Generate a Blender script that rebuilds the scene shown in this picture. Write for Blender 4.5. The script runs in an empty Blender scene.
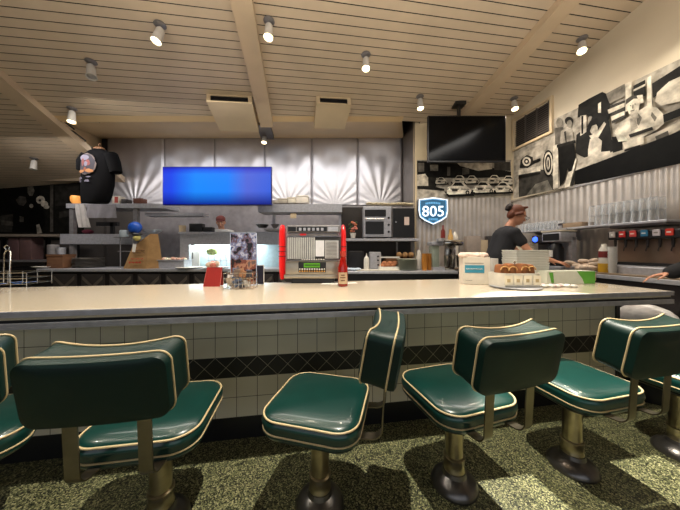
import bpy, bmesh, math, random
from mathutils import Vector, Matrix
random.seed(7)
S = bpy.context.scene
COL = S.collection
PI = math.pi
H = 1.2                       # eye height of the photographer
TH = math.radians(8.6)        # the lunch counter runs at this angle to the kitchen wall
ct, st = math.cos(TH), math.sin(TH)
F = 250.0

def X(u, Y): return (u-340)/F*Y
def Z(v, Y): return H-(v-250)/F*Y
def CW(x, y, z=0.0):          # counter frame -> world
    return Vector((x*ct-y*st, x*st+y*ct, z))

# ------------------------------------------------------------------ materials
def lin(c):
    c = c/255.0
    return c/12.92 if c <= .04045 else ((c+.055)/1.055)**2.4
def rgb(c): return (lin(c[0]), lin(c[1]), lin(c[2]), 1)
_m = {}
def mat(name, c=(128,128,128), rough=.5, metal=0., var=.06, scale=12., bump=0., emit=None, es=0., coat=0., trans=0., spec=None):
    if name in _m: return _m[name]
    m = bpy.data.materials.new(name); m.use_nodes = True
    nt = m.node_tree; b = nt.nodes['Principled BSDF']
    b.inputs['Roughness'].default_value = rough
    b.inputs['Metallic'].default_value = metal
    b.inputs['Coat Weight'].default_value = coat
    b.inputs['Coat Roughness'].default_value = .08
    b.inputs['Transmission Weight'].default_value = trans
    if spec is not None: b.inputs['Specular IOR Level'].default_value = spec
    if emit:
        b.inputs['Emission Color'].default_value = rgb(emit); b.inputs['Emission Strength'].default_value = es
    tc = nt.nodes.new('ShaderNodeTexCoord'); no = nt.nodes.new('ShaderNodeTexNoise')
    no.inputs['Scale'].default_value = scale; no.inputs['Detail'].default_value = 4
    nt.links.new(tc.outputs['Object'], no.inputs['Vector'])
    cr = nt.nodes.new('ShaderNodeValToRGB')
    k = rgb(c)
    cr.color_ramp.elements[0].position = .3; cr.color_ramp.elements[1].position = .7
    cr.color_ramp.elements[0].color = tuple(max(0, x*(1-var*2)) for x in k[:3])+(1,)
    cr.color_ramp.elements[1].color = tuple(min(1, x*(1+var)) for x in k[:3])+(1,)
    nt.links.new(no.outputs['Fac'], cr.inputs['Fac'])
    nt.links.new(cr.outputs['Color'], b.inputs['Base Color'])
    if bump:
        bp = nt.nodes.new('ShaderNodeBump'); bp.inputs['Strength'].default_value = bump
        bp.inputs['Distance'].default_value = .01
        nt.links.new(no.outputs['Fac'], bp.inputs['Height']); nt.links.new(bp.outputs['Normal'], b.inputs['Normal'])
    _m[name] = m
    return m

class NT:
    def __init__(s, name, rough=.5, metal=0.):
        s.m = bpy.data.materials.new(name); s.m.use_nodes = True
        s.t = s.m.node_tree; s.b = s.t.nodes['Principled BSDF']
        s.b.inputs['Roughness'].default_value = rough; s.b.inputs['Metallic'].default_value = metal
        _m[name] = s.m
    def n(s, t, **k):
        o = s.t.nodes.new(t)
        for a, v in k.items(): setattr(o, a, v)
        return o
    def l(s, a, b): s.t.links.new(a, b)
    def math(s, op, a, b=None, c=None):
        o = s.n('ShaderNodeMath', operation=op)
        for i, v in enumerate((a, b, c)):
            if v is None: continue
            if isinstance(v, (int, float)): o.inputs[i].default_value = v
            else: s.l(v, o.inputs[i])
        return o.outputs[0]
    def mix(s, f, a, b):
        o = s.n('ShaderNodeMix', data_type='RGBA')
        if isinstance(f, (int, float)): o.inputs['Factor'].default_value = f
        else: s.l(f, o.inputs['Factor'])
        for i, v in ((6, a), (7, b)):
            if isinstance(v, tuple): o.inputs[i].default_value = v
            else: s.l(v, o.inputs[i])
        return o.outputs[2]

# ------------------------------------------------------------------ mesh builder
class MB:
    def __init__(s): s.v = []; s.f = []; s.mi = []
    def add(s, vs, fs, mi=0):
        o = len(s.v); s.v += [tuple(p) for p in vs]
        for f in fs: s.f.append([i+o for i in f]); s.mi.append(mi)
        return s
    def box(s, x0, x1, y0, y1, z0, z1, mi=0, M=None, bev=0.):
        if bev > 0:
            b = bev
            bm = bmesh.new(); bmesh.ops.create_cube(bm, size=1)
            for v in bm.verts:
                v.co = Vector(((x0+x1)/2+v.co.x*(x1-x0), (y0+y1)/2+v.co.y*(y1-y0), (z0+z1)/2+v.co.z*(z1-z0)))
            bmesh.ops.bevel(bm, geom=list(bm.edges), offset=b, segments=2, affect='EDGES', profile=.5)
            bm.verts.index_update()
            vs = [v.co.copy() for v in bm.verts]; fs = [[v.index for v in f.verts] for f in bm.faces]; bm.free()
        else:
            vs = [Vector((a, b_, c)) for a in (x0, x1) for b_ in (y0, y1) for c in (z0, z1)]
            fs = [(0,1,3,2),(4,6,7,5),(0,4,5,1),(2,3,7,6),(0,2,6,4),(1,5,7,3)]
        if M is not None: vs = [M @ p for p in vs]
        return s.add(vs, fs, mi)
    def tube(s, pts, r, n=10, mi=0, closed=False, cap=True, flat=None):
        pts = [Vector(p) for p in pts]; N = len(pts)
        rs = r if isinstance(r, (list, tuple)) else [r]*N
        vs = []; up = None
        for i, p in enumerate(pts):
            if closed: t = pts[(i+1) % N]-pts[i-1]
            else: t = pts[min(i+1, N-1)]-pts[max(i-1, 0)]
            t = t.normalized() if t.length > 1e-9 else Vector((0,0,1))
            if up is None:
                up = Vector((0,0,1)) if abs(t.z) < .9 else Vector((1,0,0))
                if flat is not None: up = Vector(flat)
            a = t.cross(up)
            if a.length < 1e-6: a = t.cross(Vector((1,.3,0)))
            a.normalize(); b = a.cross(t).normalized(); up = b
            for k in range(n):
                q = 2*PI*k/n
                vs.append(p+a*math.cos(q)*rs[i]+b*math.sin(q)*rs[i])
        fs = []
        for i in range(N if closed else N-1):
            j = (i+1) % N
            for k in range(n):
                k2 = (k+1) % n
                fs.append((i*n+k, i*n+k2, j*n+k2, j*n+k))
        if not closed and cap:
            fs.append(tuple(range(n-1, -1, -1))); fs.append(tuple((N-1)*n+k for k in range(n)))
        return s.add(vs, fs, mi)
    def band(s, pts, w, t, wdir, mi=0):       # flat strap along pts, width along wdir
        pts = [Vector(p) for p in pts]; wd = Vector(wdir).normalized(); N = len(pts); vs = []
        for i, p in enumerate(pts):
            d = (pts[min(i+1, N-1)]-pts[max(i-1, 0)]).normalized(); nn = d.cross(wd).normalized()
            vs += [p-wd*w/2-nn*t/2, p+wd*w/2-nn*t/2, p+wd*w/2+nn*t/2, p-wd*w/2+nn*t/2]
        fs = [(3,2,1,0), tuple((N-1)*4+k for k in range(4))]
        for i in range(N-1):
            for k in range(4): fs.append((i*4+k, i*4+(k+1) % 4, (i+1)*4+(k+1) % 4, (i+1)*4+k))
        return s.add(vs, fs, mi)
    def lathe(s, prof, c=(0,0,0), n=24, mi=0, M=None):
        vs = []; c = Vector(c)
        for r, z in prof:
            for k in range(n):
                q = 2*PI*k/n; p = Vector((r*math.cos(q), r*math.sin(q), z))
                vs.append((M @ p if M is not None else p)+c)
        fs = []
        for i in range(len(prof)-1):
            for k in range(n): fs.append((i*n+k, i*n+(k+1) % n, (i+1)*n+(k+1) % n, (i+1)*n+k))
        fs.append(tuple(range(n-1, -1, -1))); fs.append(tuple((len(prof)-1)*n+k for k in range(n)))
        return s.add(vs, fs, mi)
    def ell(s, c, r, n=16, m=10, mi=0, M=None):
        c = Vector(c); r = r if isinstance(r, (tuple, list)) else (r, r, r)
        vs = []
        for i in range(1, m):
            a = PI*i/m
            for k in range(n):
                q = 2*PI*k/n
                p = Vector((r[0]*math.sin(a)*math.cos(q), r[1]*math.sin(a)*math.sin(q), -r[2]*math.cos(a)))
                vs.append((M @ p if M is not None else p)+c)
        b = Vector((0,0,-r[2])); t = Vector((0,0,r[2]))
        vs += [(M @ b if M is not None else b)+c, (M @ t if M is not None else t)+c]
        B = len(vs)-2; fs = []
        for i in range(m-2):
            for k in range(n): fs.append((i*n+k, i*n+(k+1) % n, (i+1)*n+(k+1) % n, (i+1)*n+k))
        for k in range(n):
            fs.append((B, (k+1) % n, k)); fs.append((B+1, (m-2)*n+k, (m-2)*n+(k+1) % n))
        return s.add(vs, fs, mi)
    def cap(s, a, b, ra, rb, mi=0, n=12):      # tapered capsule
        a = Vector(a); b = Vector(b); d = b-a; pts = []; rs = []
        L = max(d.length, 1e-4); d = d/L
        for k in range(5):
            q = PI/2*(k/4); pts.append(a-d*ra*math.cos(q)); rs.append(max(ra*math.sin(q), .0004))
        for k in range(5):
            q = PI/2*(k/4); pts.append(b+d*rb*math.sin(q)); rs.append(max(rb*math.cos(q), .0004))
        return s.tube(pts, rs, n, mi)
    def prism(s, poly, y0, y1, mi=0, M=None):  # poly in (x,z), extruded along y
        n = len(poly)
        vs = [Vector((a, y0, b)) for a, b in poly]+[Vector((a, y1, b)) for a, b in poly]
        if M is not None: vs = [M @ p for p in vs]
        fs = [tuple(range(n)), tuple(range(2*n-1, n-1, -1))]+[(i, i+n, (i+1) % n+n, (i+1) % n) for i in range(n)]
        return s.add(vs, fs, mi)
    def grid(s, fn, nu, nv, mi=0):
        vs = [fn(i/nu, j/nv) for j in range(nv+1) for i in range(nu+1)]
        fs = [(j*(nu+1)+i, j*(nu+1)+i+1, (j+1)*(nu+1)+i+1, (j+1)*(nu+1)+i) for j in range(nv) for i in range(nu)]
        return s.add(vs, fs, mi)
    def text(s, txt, size, M, mi=0, depth=.001, align='CENTER'):
        cu = bpy.data.curves.new('t', 'FONT'); cu.body = txt; cu.size = size; cu.extrude = depth
        cu.align_x = align; cu.align_y = 'CENTER'; cu.resolution_u = 3
        o = bpy.data.objects.new('t', cu); COL.objects.link(o)
        bpy.context.view_layer.update()
        me = o.evaluated_get(bpy.context.evaluated_depsgraph_get()).to_mesh()
        vs = [M @ v.co for v in me.vertices]; fs = [tuple(p.vertices) for p in me.polygons]
        s.add(vs, fs, mi)
        o.to_mesh_clear(); bpy.data.objects.remove(o); bpy.data.curves.remove(cu)
        return s
    def build(s, name, mats, parent=None, smooth=False, loc=None, rot=None, **tags):
        me = bpy.data.meshes.new(name); me.from_pydata([tuple(v) for v in s.v], [], s.f)
        mats = mats if isinstance(mats, (list, tuple)) else [mats]
        for m in mats: me.materials.append(m)
        me.polygons.foreach_set('material_index', s.mi)
        bm = bmesh.new(); bm.from_mesh(me); bmesh.ops.recalc_face_normals(bm, faces=bm.faces)
        if smooth:
            for f in bm.faces: f.smooth = True
            for e in bm.edges:
                if len(e.link_faces) == 2 and e.calc_face_angle(0) > math.radians(38): e.smooth = False
        bm.to_mesh(me); bm.free(); me.update()
        o = bpy.data.objects.new(name, me); COL.objects.link(o)
        if parent is not None: o.parent = parent
        if loc is not None: o.location = loc
        if rot is not None: o.rotation_euler = rot if isinstance(rot, (tuple, list)) else (0, 0, rot)
        for k, v in tags.items(): o[k] = v
        return o

def tag(o, label, cat, group=None, kind=None):
    o['label'] = label; o['category'] = cat
    if group: o['group'] = group
    if kind: o['kind'] = kind
    return o
def thing(name, label, cat, loc=(0,0,0), rz=0., group=None):
    o = bpy.data.objects.new(name, None); COL.objects.link(o)
    o.location = loc; o.rotation_euler = (0, 0, rz); o.empty_display_size = .1
    return tag(o, label, cat, group)
def copy_tree(o, parent=None):
    c = o.copy(); COL.objects.link(c)
    if parent is not None: c.parent = parent
    for ch in list(o.children): copy_tree(ch, c)
    return c
def struct(o): o['kind'] = 'structure'; return o
def Mx(x=None, y=None, z=None, t=(0,0,0)):
    M = Matrix.Identity(4)
    for i, c in enumerate((x, y, z)):
        if c is not None:
            for r in range(3): M[r][i] = c[r]
    for r in range(3): M[r][3] = t[r]
    return M
def FACE(t): return Mx((1,0,0), (0,0,1), (0,-1,0), t)      # text standing upright, facing the camera (-y)
def rrect(w, h, r, n=6):
    pts = []
    for cx, cy, a0 in ((w/2-r, h/2-r, 0), (-w/2+r, h/2-r, 90), (-w/2+r, -h/2+r, 180), (w/2-r, -h/2+r, 270)):
        for k in range(n+1):
            a = math.radians(a0+90*k/n); pts.append((cx+r*math.cos(a), cy+r*math.sin(a)))
    return pts
def dens(pts, step=.02):
    out = []
    for i, p in enumerate(pts):
        q = pts[(i+1) % len(pts)]; L = math.dist(p, q); n = max(1, int(L/step))
        for k in range(n): out.append((p[0]+(q[0]-p[0])*k/n, p[1]+(q[1]-p[1])*k/n))
    return out

# common materials
STEEL = mat('brushed_steel', (184,184,190), .4, .45, .08, 30, .05)
STEELD = mat('dull_steel', (136,132,132), .45, .4, .1, 20, .05)
CHROME = mat('chrome', (205,200,190), .16, 1., .03)
BLACK = mat('black_plastic', (18,18,20), .4)
DARK = mat('dark_void', (26,22,20), .8)
WHITE = mat('white_enamel', (215,210,200), .4)
CREAM = mat('cream_paint', (205,184,150), .55, 0, .04, 3)
PAPER = mat('white_paper', (225,222,214), .8)
GREY = mat('mid_grey', (120,116,112), .6)
WOODB = mat('brown_wood', (110,74,44), .6)
RED = mat('red_plastic', (190,30,28), .35)
SKIN = mat('skin', (196,140,112), .55, 0, .05)
BLKC = mat('black_cloth', (17,17,21), .85, 0, .15, 30)
# ================================================================== camera and world
cam = bpy.data.cameras.new('camera'); co = bpy.data.objects.new('camera', cam); COL.objects.link(co)
co.location = (0, 0, H); co.rotation_euler = (PI/2, 0, 0)
cam.sensor_width = 36; cam.lens = 36*F/680; cam.shift_y = -5/680; cam.clip_start = .02
S.camera = co
S.view_settings.view_transform = 'Standard'; S.view_settings.look = 'None'
S.view_settings.gamma = 1; S.view_settings.use_curve_mapping = False
S.view_settings.exposure = 0.0
w = bpy.data.worlds.new('world'); S.world = w; w.use_nodes = True
bg = w.node_tree.nodes['Background']; bg.inputs[0].default_value = (.55, .7, 1, 1); bg.inputs[1].default_value = .12

# ================================================================== floor
t = NT('terrazzo_floor', .38)
tc = t.n('ShaderNodeTexCoord'); 
vo = t.n('ShaderNodeTexVoronoi'); vo.inputs['Scale'].default_value = 190; t.l(tc.outputs['Object'], vo.inputs['Vector'])
sep = t.n('ShaderNodeSeparateColor'); t.l(vo.outputs['Color'], sep.inputs[0])
cr = t.n('ShaderNodeValToRGB'); cr.color_ramp.interpolation = 'CONSTANT'
el = cr.color_ramp.elements
cols = [(0, (17,19,14)), (.27, (66,69,48)), (.47, (112,113,78)), (.64, (144,143,102)), (.8, (80,84,56)), (.9, (180,176,134))]
el[0].position = 0; el[0].color = rgb(cols[0][1]); el[1].position = cols[1][0]; el[1].color = rgb(cols[1][1])
for p, c in cols[2:]:
    e = el.new(p); e.color = rgb(c)
t.l(sep.outputs[0], cr.inputs['Fac'])
br = t.n('ShaderNodeTexBrick'); br.offset = 0; br.inputs['Scale'].default_value = 1
br.inputs['Brick Width'].default_value = .61; br.inputs['Row Height'].default_value = .61; br.inputs['Mortar Size'].default_value = .002
mp = t.n('ShaderNodeMapping'); mp.inputs['Location'].default_value = (.25, .495, 0)
t.l(tc.outputs['Object'], mp.inputs['Vector']); t.l(mp.outputs['Vector'], br.inputs['Vector'])
t.l(t.mix(br.outputs['Fac'], cr.outputs['Color'], rgb((118,114,86))), t.b.inputs['Base Color'])
m = MB(); m.box(-9, 7, -5, 8, -.06, 0)
fl = m.build('floor', t.m, rot=TH); struct(fl)

# ================================================================== ceiling of planks
def zc(x, y): return 4.0-.187*y+.08*x
ex = Vector((5.32, 1, .2386)).normalized()
nz = Vector((-.08, .187, 1)).normalized()
ey = nz.cross(ex).normalized()
O = Vector((0, 0, 4.0))
PLK = mat('ceiling_plank_paint', (206,186,160), .5, 0, .05, 2.5)
m = MB()
pitch = .0955
M = Mx(ex, ey, nz, O)
def edge0(u):
    a = (u-340)/F; dd = 2.8/((250-121)/250+.187-.08*a); return Vector((a*dd, dd, 0))
Ea, Eb = edge0(62), edge0(402)
for k in range(-45, 72):
    y0 = k*pitch; g = .0052
    segs = [(-10, 8)]
    # beyond the soffit edge the planks only run on at its left and at its right
    xs = []
    p = O+ey*(y0+pitch/2)
    f = lambda s_: (p+ex*s_)
    def beyond(q): 
        tt = (q.x-Ea.x)/(Eb.x-Ea.x); return q.y > Ea.y+tt*(Eb.y-Ea.y)
    out = []; cur = None
    for i in range(361):
        s_ = -10+i*.05; q = f(s_)
        ok = not (beyond(q) and Ea.x-.25*(q.y-Ea.y)*1.6 < q.x < 1.28)
        if ok and cur is None: cur = s_
        if not ok and cur is not None: out.append((cur, s_)); cur = None
    if cur is not None: out.append((cur, 8))
    for a, b in out:
        if b-a < .06: continue
        m.box(a, b, y0+g, y0+pitch-g, 0, .003, 0, M); m.box(a, b, y0, y0+pitch, .004, .03, 1, M)
m.box(-11, 9, -6, 9, .95, .99, 1, M)
struct(m.build('ceiling', [PLK, mat('seam_dark', (8,7,6), .9)]))

def ceil_at(u, v):
    a = (u-340)/F; zd = (250-v)/F
    d = 2.8/(zd+.187-.08*a); return Vector((a*d, d, H+zd*d))
BEAM = mat('beam_paint', (205,182,152), .5, 0, .05, 3)
BEAMS = mat('beam_side_paint', (148,124,104), .6, 0, .05, 3)
def beam(x0, y0, x1, y1, wd=.19, drop=.085, name='trim_1', two=True):
    d = Vector((x1-x0, y1-y0, 0)); dd = d.normalized(); s = Vector((dd.y, -dd.x, 0))
    vs = []
    for (x, y) in ((x0, y0), (x1, y1)):
        for k in (0, wd):
            px, py = x+s.x*k, y+s.y*k
            z = zc(px, py)
            vs += [(px, py, z-drop), (px, py, z+.02)]
    m = MB(); m.add(vs, [(0,1,3,2), (4,6,7,5), (0,4,5,1), (2,3,7,6), (1,5,7,3)], 0)
    m.add(vs, [(0,2,6,4)], 0)
    return struct(m.build(name, [BEAM]))
beam(2.185+.155*3.4, 2.439-3.4, 1.885, 4.35, name='trim_1')
beam(-1.01+.155*3.3, 2.297-3.3, -1.225, 3.86, name='trim_2')
beam(-3.95+.9, 2.776-3, -4.62, 5.1, name='trim_3')

# ================================================================== walls
WALLP = mat('cream_wall_paint', (206,192,168), .35, 0, .03, 2)
XW = 3.49
m = MB(); m.box(XW, XW+.1, -4.6, 6, 0, 5.4); struct(m.build('wall_right', WALLP, rot=TH))
m = MB(); m.box(-8.3, -8.2, -4.6, 8, 0, 4.6); struct(m.build('wall_left', mat('dim_wall_paint', (120,104,86), .7), rot=TH))
# wall behind the photographer: a knee wall, piers and a long row of windows
m = MB(); yb = -3.2
m.box(-8.2, XW, yb-.12, yb, 0, .75); m.box(-8.2, XW, yb-.12, yb, 2.75, 5.2)
for k in range(8):
    xx = -8.2+k*(XW+8.2-.18)/7; m.box(xx, xx+.18, yb-.12, yb, .75, 2.75)
struct(m.build('wall_front', mat('dark_wood_panelling', (84,62,46), .6), rot=TH))
m = MB(); GL = mat('window_glass', (255,255,255), .0, 0, 0, trans=1)
for k in range(7):
    xx = -8.2+k*(XW+8.2-.18)/7
    fr = MB(); x0, x1 = xx+.18, xx+(XW+8.2-.18)/7
    for a in ((x0, x0+.05, .75, 2.75), (x1-.05, x1, .75, 2.75), (x0+.05, x1-.05, .75, .8), (x0+.05, x1-.05, 2.7, 2.75)):
        fr.box(a[0], a[1], yb-.09, yb-.03, a[2], a[3])
    struct(fr.build('window_%d' % (k+1), mat('dark_window_frame', (60,56,52), .4, .5), rot=TH))

# TV wall, return wall, kitchen wall
YT = 4.2; xl = X(415, YT); xr = X(512, YT)
m = MB(); m.box(xl, xr+.05, YT, YT+.1, 0, 4.5); struct(m.build('wall_television', mat('tan_wall_paint', (212,194,160), .55, 0, .05, 3)))
YH = 5.2
m = MB(); m.add([(xl-.001, YT+.02, 0), (xl+.03, YH, 0), (xl-.001, YT+.02, 4.0), (xl+.03, YH, 4.0), (xl+.2, YT+.1, 0), (xl+.2, YH, 0), (xl+.2, YT+.1, 4.0), (xl+.2, YH, 4.0)],
      [(0,1,3,2), (0,4,6,2), (1,5,7,3), (4,5,7,6), (0,1,5,4), (2,3,7,6)])
struct(m.build('wall_alcove', mat('grey_metal_wall', (112,102,94), .35, .6, .1, 6)))
XHl, XHr = X(108, YH), xl+.03
m = MB(); m.box(-10, XHr+.3, YH+.06, YH+.16, 0, 5.2); struct(m.build('wall_kitchen', mat('dim_kitchen_wall', (96,90,86), .5, .3, .08, 4)))

# soffit between planks and hood panels
def soff(i, j):
    # along width i, from the plank edge to the quilted panels
    u0 = 62+i*(402-62); u1 = 100+i*(404-100)
    a = (u0-340)/F; dd = 2.8/((250-121)/250+.187-.08*a)
    p0 = Vector((a*dd, dd, H+.516*dd-.012)); p1 = Vector((X(u1, YH), YH+.04, Z(138, YH)))
    if j <= 0: return Vector((p0.x, p0.y-.11, zc(p0.x, p0.y-.11)-.004))
    return p0.lerp(p1, max(0, (j-.1))/.9)
m = MB(); m.grid(soff, 16, 10)
struct(m.build('trim_4', mat('soffit_paint', (222,192,146), .5, 0, .06, 1.2)))
# low wall closing the gap above the soffit at its left end
m = MB(); a0 = soff(0, 0); a1 = soff(0, 1)
m.add([a0, a1, (a1.x, a1.y, zc(a1.x, a1.y)+.3), (a0.x, a0.y, zc(a0.x, a0.y)+.05)], [(0,1,2,3)])
struct(m.build('trim_5', mat('soffit_paint')))
# dark bracket at the end of the middle beam
m = MB(); 
m.add([(X(257,3.9),3.9,Z(124,3.9)-.02),(X(270,3.9),3.9,Z(124,3.9)-.02),(X(274,4.9),4.9,Z(138,4.9)-.03),(X(261,4.9),4.9,Z(138,4.9)-.03),
       (X(257,3.9),3.9,Z(118,3.9)),(X(270,3.9),3.9,Z(118,3.9)),(X(274,4.9),4.9,Z(130,4.9)),(X(261,4.9),4.9,Z(130,4.9))],
      [(0,1,2,3),(4,5,6,7),(0,1,5,4),(2,3,7,6),(0,3,7,4),(1,2,6,5)])
struct(m.build('trim_6', mat('dark_bracket', (70,58,50), .5)))

# quilted stainless hood panels : six fans pressed into sheet metal
QU = NT('quilted_stainless', .42, .8)
QU.b.inputs['Base Color'].default_value = rgb((196,194,198))
tcq = QU.n('ShaderNodeTexCoord'); nq = QU.n('ShaderNodeTexNoise'); nq.inputs['Scale'].default_value = 2.2; nq.inputs['Detail'].default_value = 3
QU.l(tcq.outputs['Object'], nq.inputs['Vector'])
QU.l(QU.mix(nq.outputs['Fac'], rgb((184,180,184)), rgb((224,222,226))), QU.b.inputs['Base Color'])
zb, zt = Z(205, YH), Z(138, YH)
us = [108, 165, 215, 265, 312, 358, 402.5]
root = thing('quilted_hood_panelling', 'embossed stainless sheet panels with fan folds along the kitchen wall', 'wall panel', (0, YH, zb))
for k in range(6):
    xa, xb = X(us[k], YH), X(us[k+1], YH)
    if k == 5: xb = XHr
    xa += .004; xb -= .004
    def q(i, j, xa=xa, xb=xb):
        W = (xb-xa); x = (i-.5)*W; z = j*(zt-zb)
        r = math.hypot(x, z+.03); a = math.atan2(x, z+.03)
        fold = .5+.5*math.cos(a*20)
        amp = .010*min(1, r/.25)*max(0.1, min(1, (1.2-r)/.35+.2))
        wave = .016*math.cos(x/W*2*PI*1.0+PI)*math.exp(-((z-(zt-zb)*.72)/.16)**2)
        y = -.03-amp*fold-wave-.012*math.sin(i*PI)
        e = min(i, 1-i)/.03
        if e < 1: y *= .4+.6*e
        return (xa+i*W, y, z)
    mm = MB(); mm.grid(q, 72, 44)
    o = mm.build('panel', QU.m, root)
    for p in o.data.polygons: p.use_smooth = True

# corrugated steel on the right wall and under the mural
COR = mat('corrugated_steel', (206,198,190), .34, .6, .1, 5)
def corr(name, x0, x1, z0, z1, pitch=.076, amp=.0075, n=8):
    m = MB(); N = int((x1-x0)/pitch*n)
    m.grid(lambda i, j: (x0+i*(x1-x0), -.012-amp*(.5+.5*math.cos(i*(x1-x0)/pitch*2*PI)), z0+j*(z1-z0)), N, 1)
    return m
o = corr('c', xl+.02, xr-.03, .9, Z(198, YT)).build('corrugated_wall_panel', COR, loc=(0, YT, 0), smooth=True)
tag(o, 'ribbed steel sheet on the wall under the photograph of parked cars', 'wall panel')
o = corr('c', .0, 5.0, .9, 2.0).build('corrugated_wall_panel', COR, smooth=True)
o.location = CW(XW, 4.35); o.rotation_euler = (0, 0, TH-PI/2)
tag(o, 'ribbed steel sheet on the right wall behind the glasses shelf', 'wall panel')
m = MB(); m.box(XW-.035, XW, -.6, 4.15, 2.0, 2.03); struct(m.build('trim_7', CHROME, rot=TH))
m = MB(); m.box(X(136,YH), X(402,YH), YH+.0, YH+.05, .9, zb); struct(m.build('trim_8', mat('grey_tile_wall', (160,154,156), .35, .3, .1, 8)))
# ================================================================== lunch counter (built in its own frame, turned by TH)
YC, YW_, HC = 1.399, 1.657, .91
XL, XR, XB = -6.2, 2.59, 2.487
ct_thing = thing('lunch_counter', 'long cream topped diner lunch counter with white tiled front and fluted metal edge', 'counter', (0,0,0), TH)
TOP = NT('cream_laminate', .16)
tc = TOP.n('ShaderNodeTexCoord'); no = TOP.n('ShaderNodeTexNoise'); no.inputs['Scale'].default_value = 120; TOP.l(tc.outputs['Object'], no.inputs['Vector'])
TOP.l(TOP.mix(no.outputs['Fac'], rgb((190,176,154)), rgb((210,198,178))), TOP.b.inputs['Base Color'])
TOP.b.inputs['Coat Weight'].default_value = .3
m = MB(); m.box(XL, XR, YC+.004, 2.30, HC-.045, HC, bev=.004); m.build('countertop', TOP.m, ct_thing)
FL = mat('fluted_aluminium', (196,194,200), .34, .7, .08, 20)
m = MB()
for z0, z1 in ((HC-.031, HC-.002), (HC-.089, HC-.058)):
    n = 4; h = (z1-z0)/n
    for k in range(n):
        m.box(XL, XR+.01, YC-.006, YC+.01, z0+k*h+.0012, z0+(k+1)*h-.0012)
        m.box(XR, XR+.012, YC, 2.30, z0+k*h+.0012, z0+(k+1)*h-.0012)
    m.box(XL, XR+.006, YC-.002, YC+.02, z0, z1)
m.build('edge_trim', FL, ct_thing)
m = MB(); m.box(XL, XR+.002, YC+.006, YC+.03, HC-.059, HC-.030); m.box(XL, XR, YC+.01, 2.29, HC-.088, HC-.047); m.build('edge_groove', BLACK, ct_thing, label='black groove between the fluted metal bands')
tt = .1265; z0 = .145
TI = NT('white_square_tile', .22)
tc = TI.n('ShaderNodeTexCoord'); sp = TI.n('ShaderNodeSeparateXYZ'); TI.l(tc.outputs['Object'], sp.inputs[0])
def grid_line(N, src, p, off, w):
    a = N.math('FRACT', N.math('DIVIDE', N.math('ADD', src, off), p))
    a = N.math('ABSOLUTE', N.math('SUBTRACT', a, .5))
    return N.math('GREATER_THAN', a, .5-w)
gx = grid_line(TI, sp.outputs[0], tt, 10*tt+.03, .014); gz = grid_line(TI, sp.outputs[2], tt, -z0+10*tt, .014)
g = TI.math('MAXIMUM', gx, gz)
no = TI.n('ShaderNodeTexNoise'); no.inputs['Scale'].default_value = 3; TI.l(tc.outputs['Object'], no.inputs['Vector'])
TI.l(TI.mix(g, TI.mix(no.outputs['Fac'], rgb((212,204,180)), rgb((234,226,204))), rgb((92,82,64))), TI.b.inputs['Base Color'])
TI.l(TI.math('ADD', TI.math('MULTIPLY', g, .5), .22), TI.b.inputs['Roughness'])
m = MB(); m.box(XL, XB, YW_, YW_+.5, z0, z0+2*tt); m.box(XL, XB, YW_, YW_+.5, z0+3*tt, HC-.09)
m.build('tiled_front', TI.m, ct_thing)
DB = NT('black_diamond_tile', .4); DB.b.inputs['Base Color'].default_value = rgb((16,16,16))
tc = DB.n('ShaderNodeTexCoord'); sp = DB.n('ShaderNodeSeparateXYZ'); DB.l(tc.outputs['Object'], sp.inputs[0])
pa = DB.math('ADD', sp.outputs[0], sp.outputs[2]); pb = DB.math('SUBTRACT', sp.outputs[0], sp.outputs[2])
zz = z0+2*tt
ga = grid_line(DB, pa, tt, 20*tt+.03-zz, .013); gb = grid_line(DB, pb, tt, 20*tt+.03+zz, .013)
DB.l(DB.mix(DB.math('MAXIMUM', ga, gb), rgb((14,14,14)), rgb((170,160,140))), DB.b.inputs['Base Color'])
m = MB(); m.box(XL, XB, YW_-.001, YW_+.5, z0+2*tt, z0+3*tt); m.build('diamond_tile_band', DB.m, ct_thing, label='black tile band with diagonal grout lines')
m = MB(); m.box(XL, XB+.03, YW_+.01, YW_+.5, 0, z0); m.build('kickboard', BLACK, ct_thing, label='black kickboard')
m = MB(); m.box(XB, XB+.035, YW_-.01, YW_+.5, 0, HC-.09); m.build('end_post', BLACK, ct_thing, label='black end post')
# shelf and legs under the rear part of the top, closes the body
m = MB(); m.box(XL, XB, YW_+.5, YW_+.55, 0, HC-.09); m.build('back_panel', STEELD, ct_thing)

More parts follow.
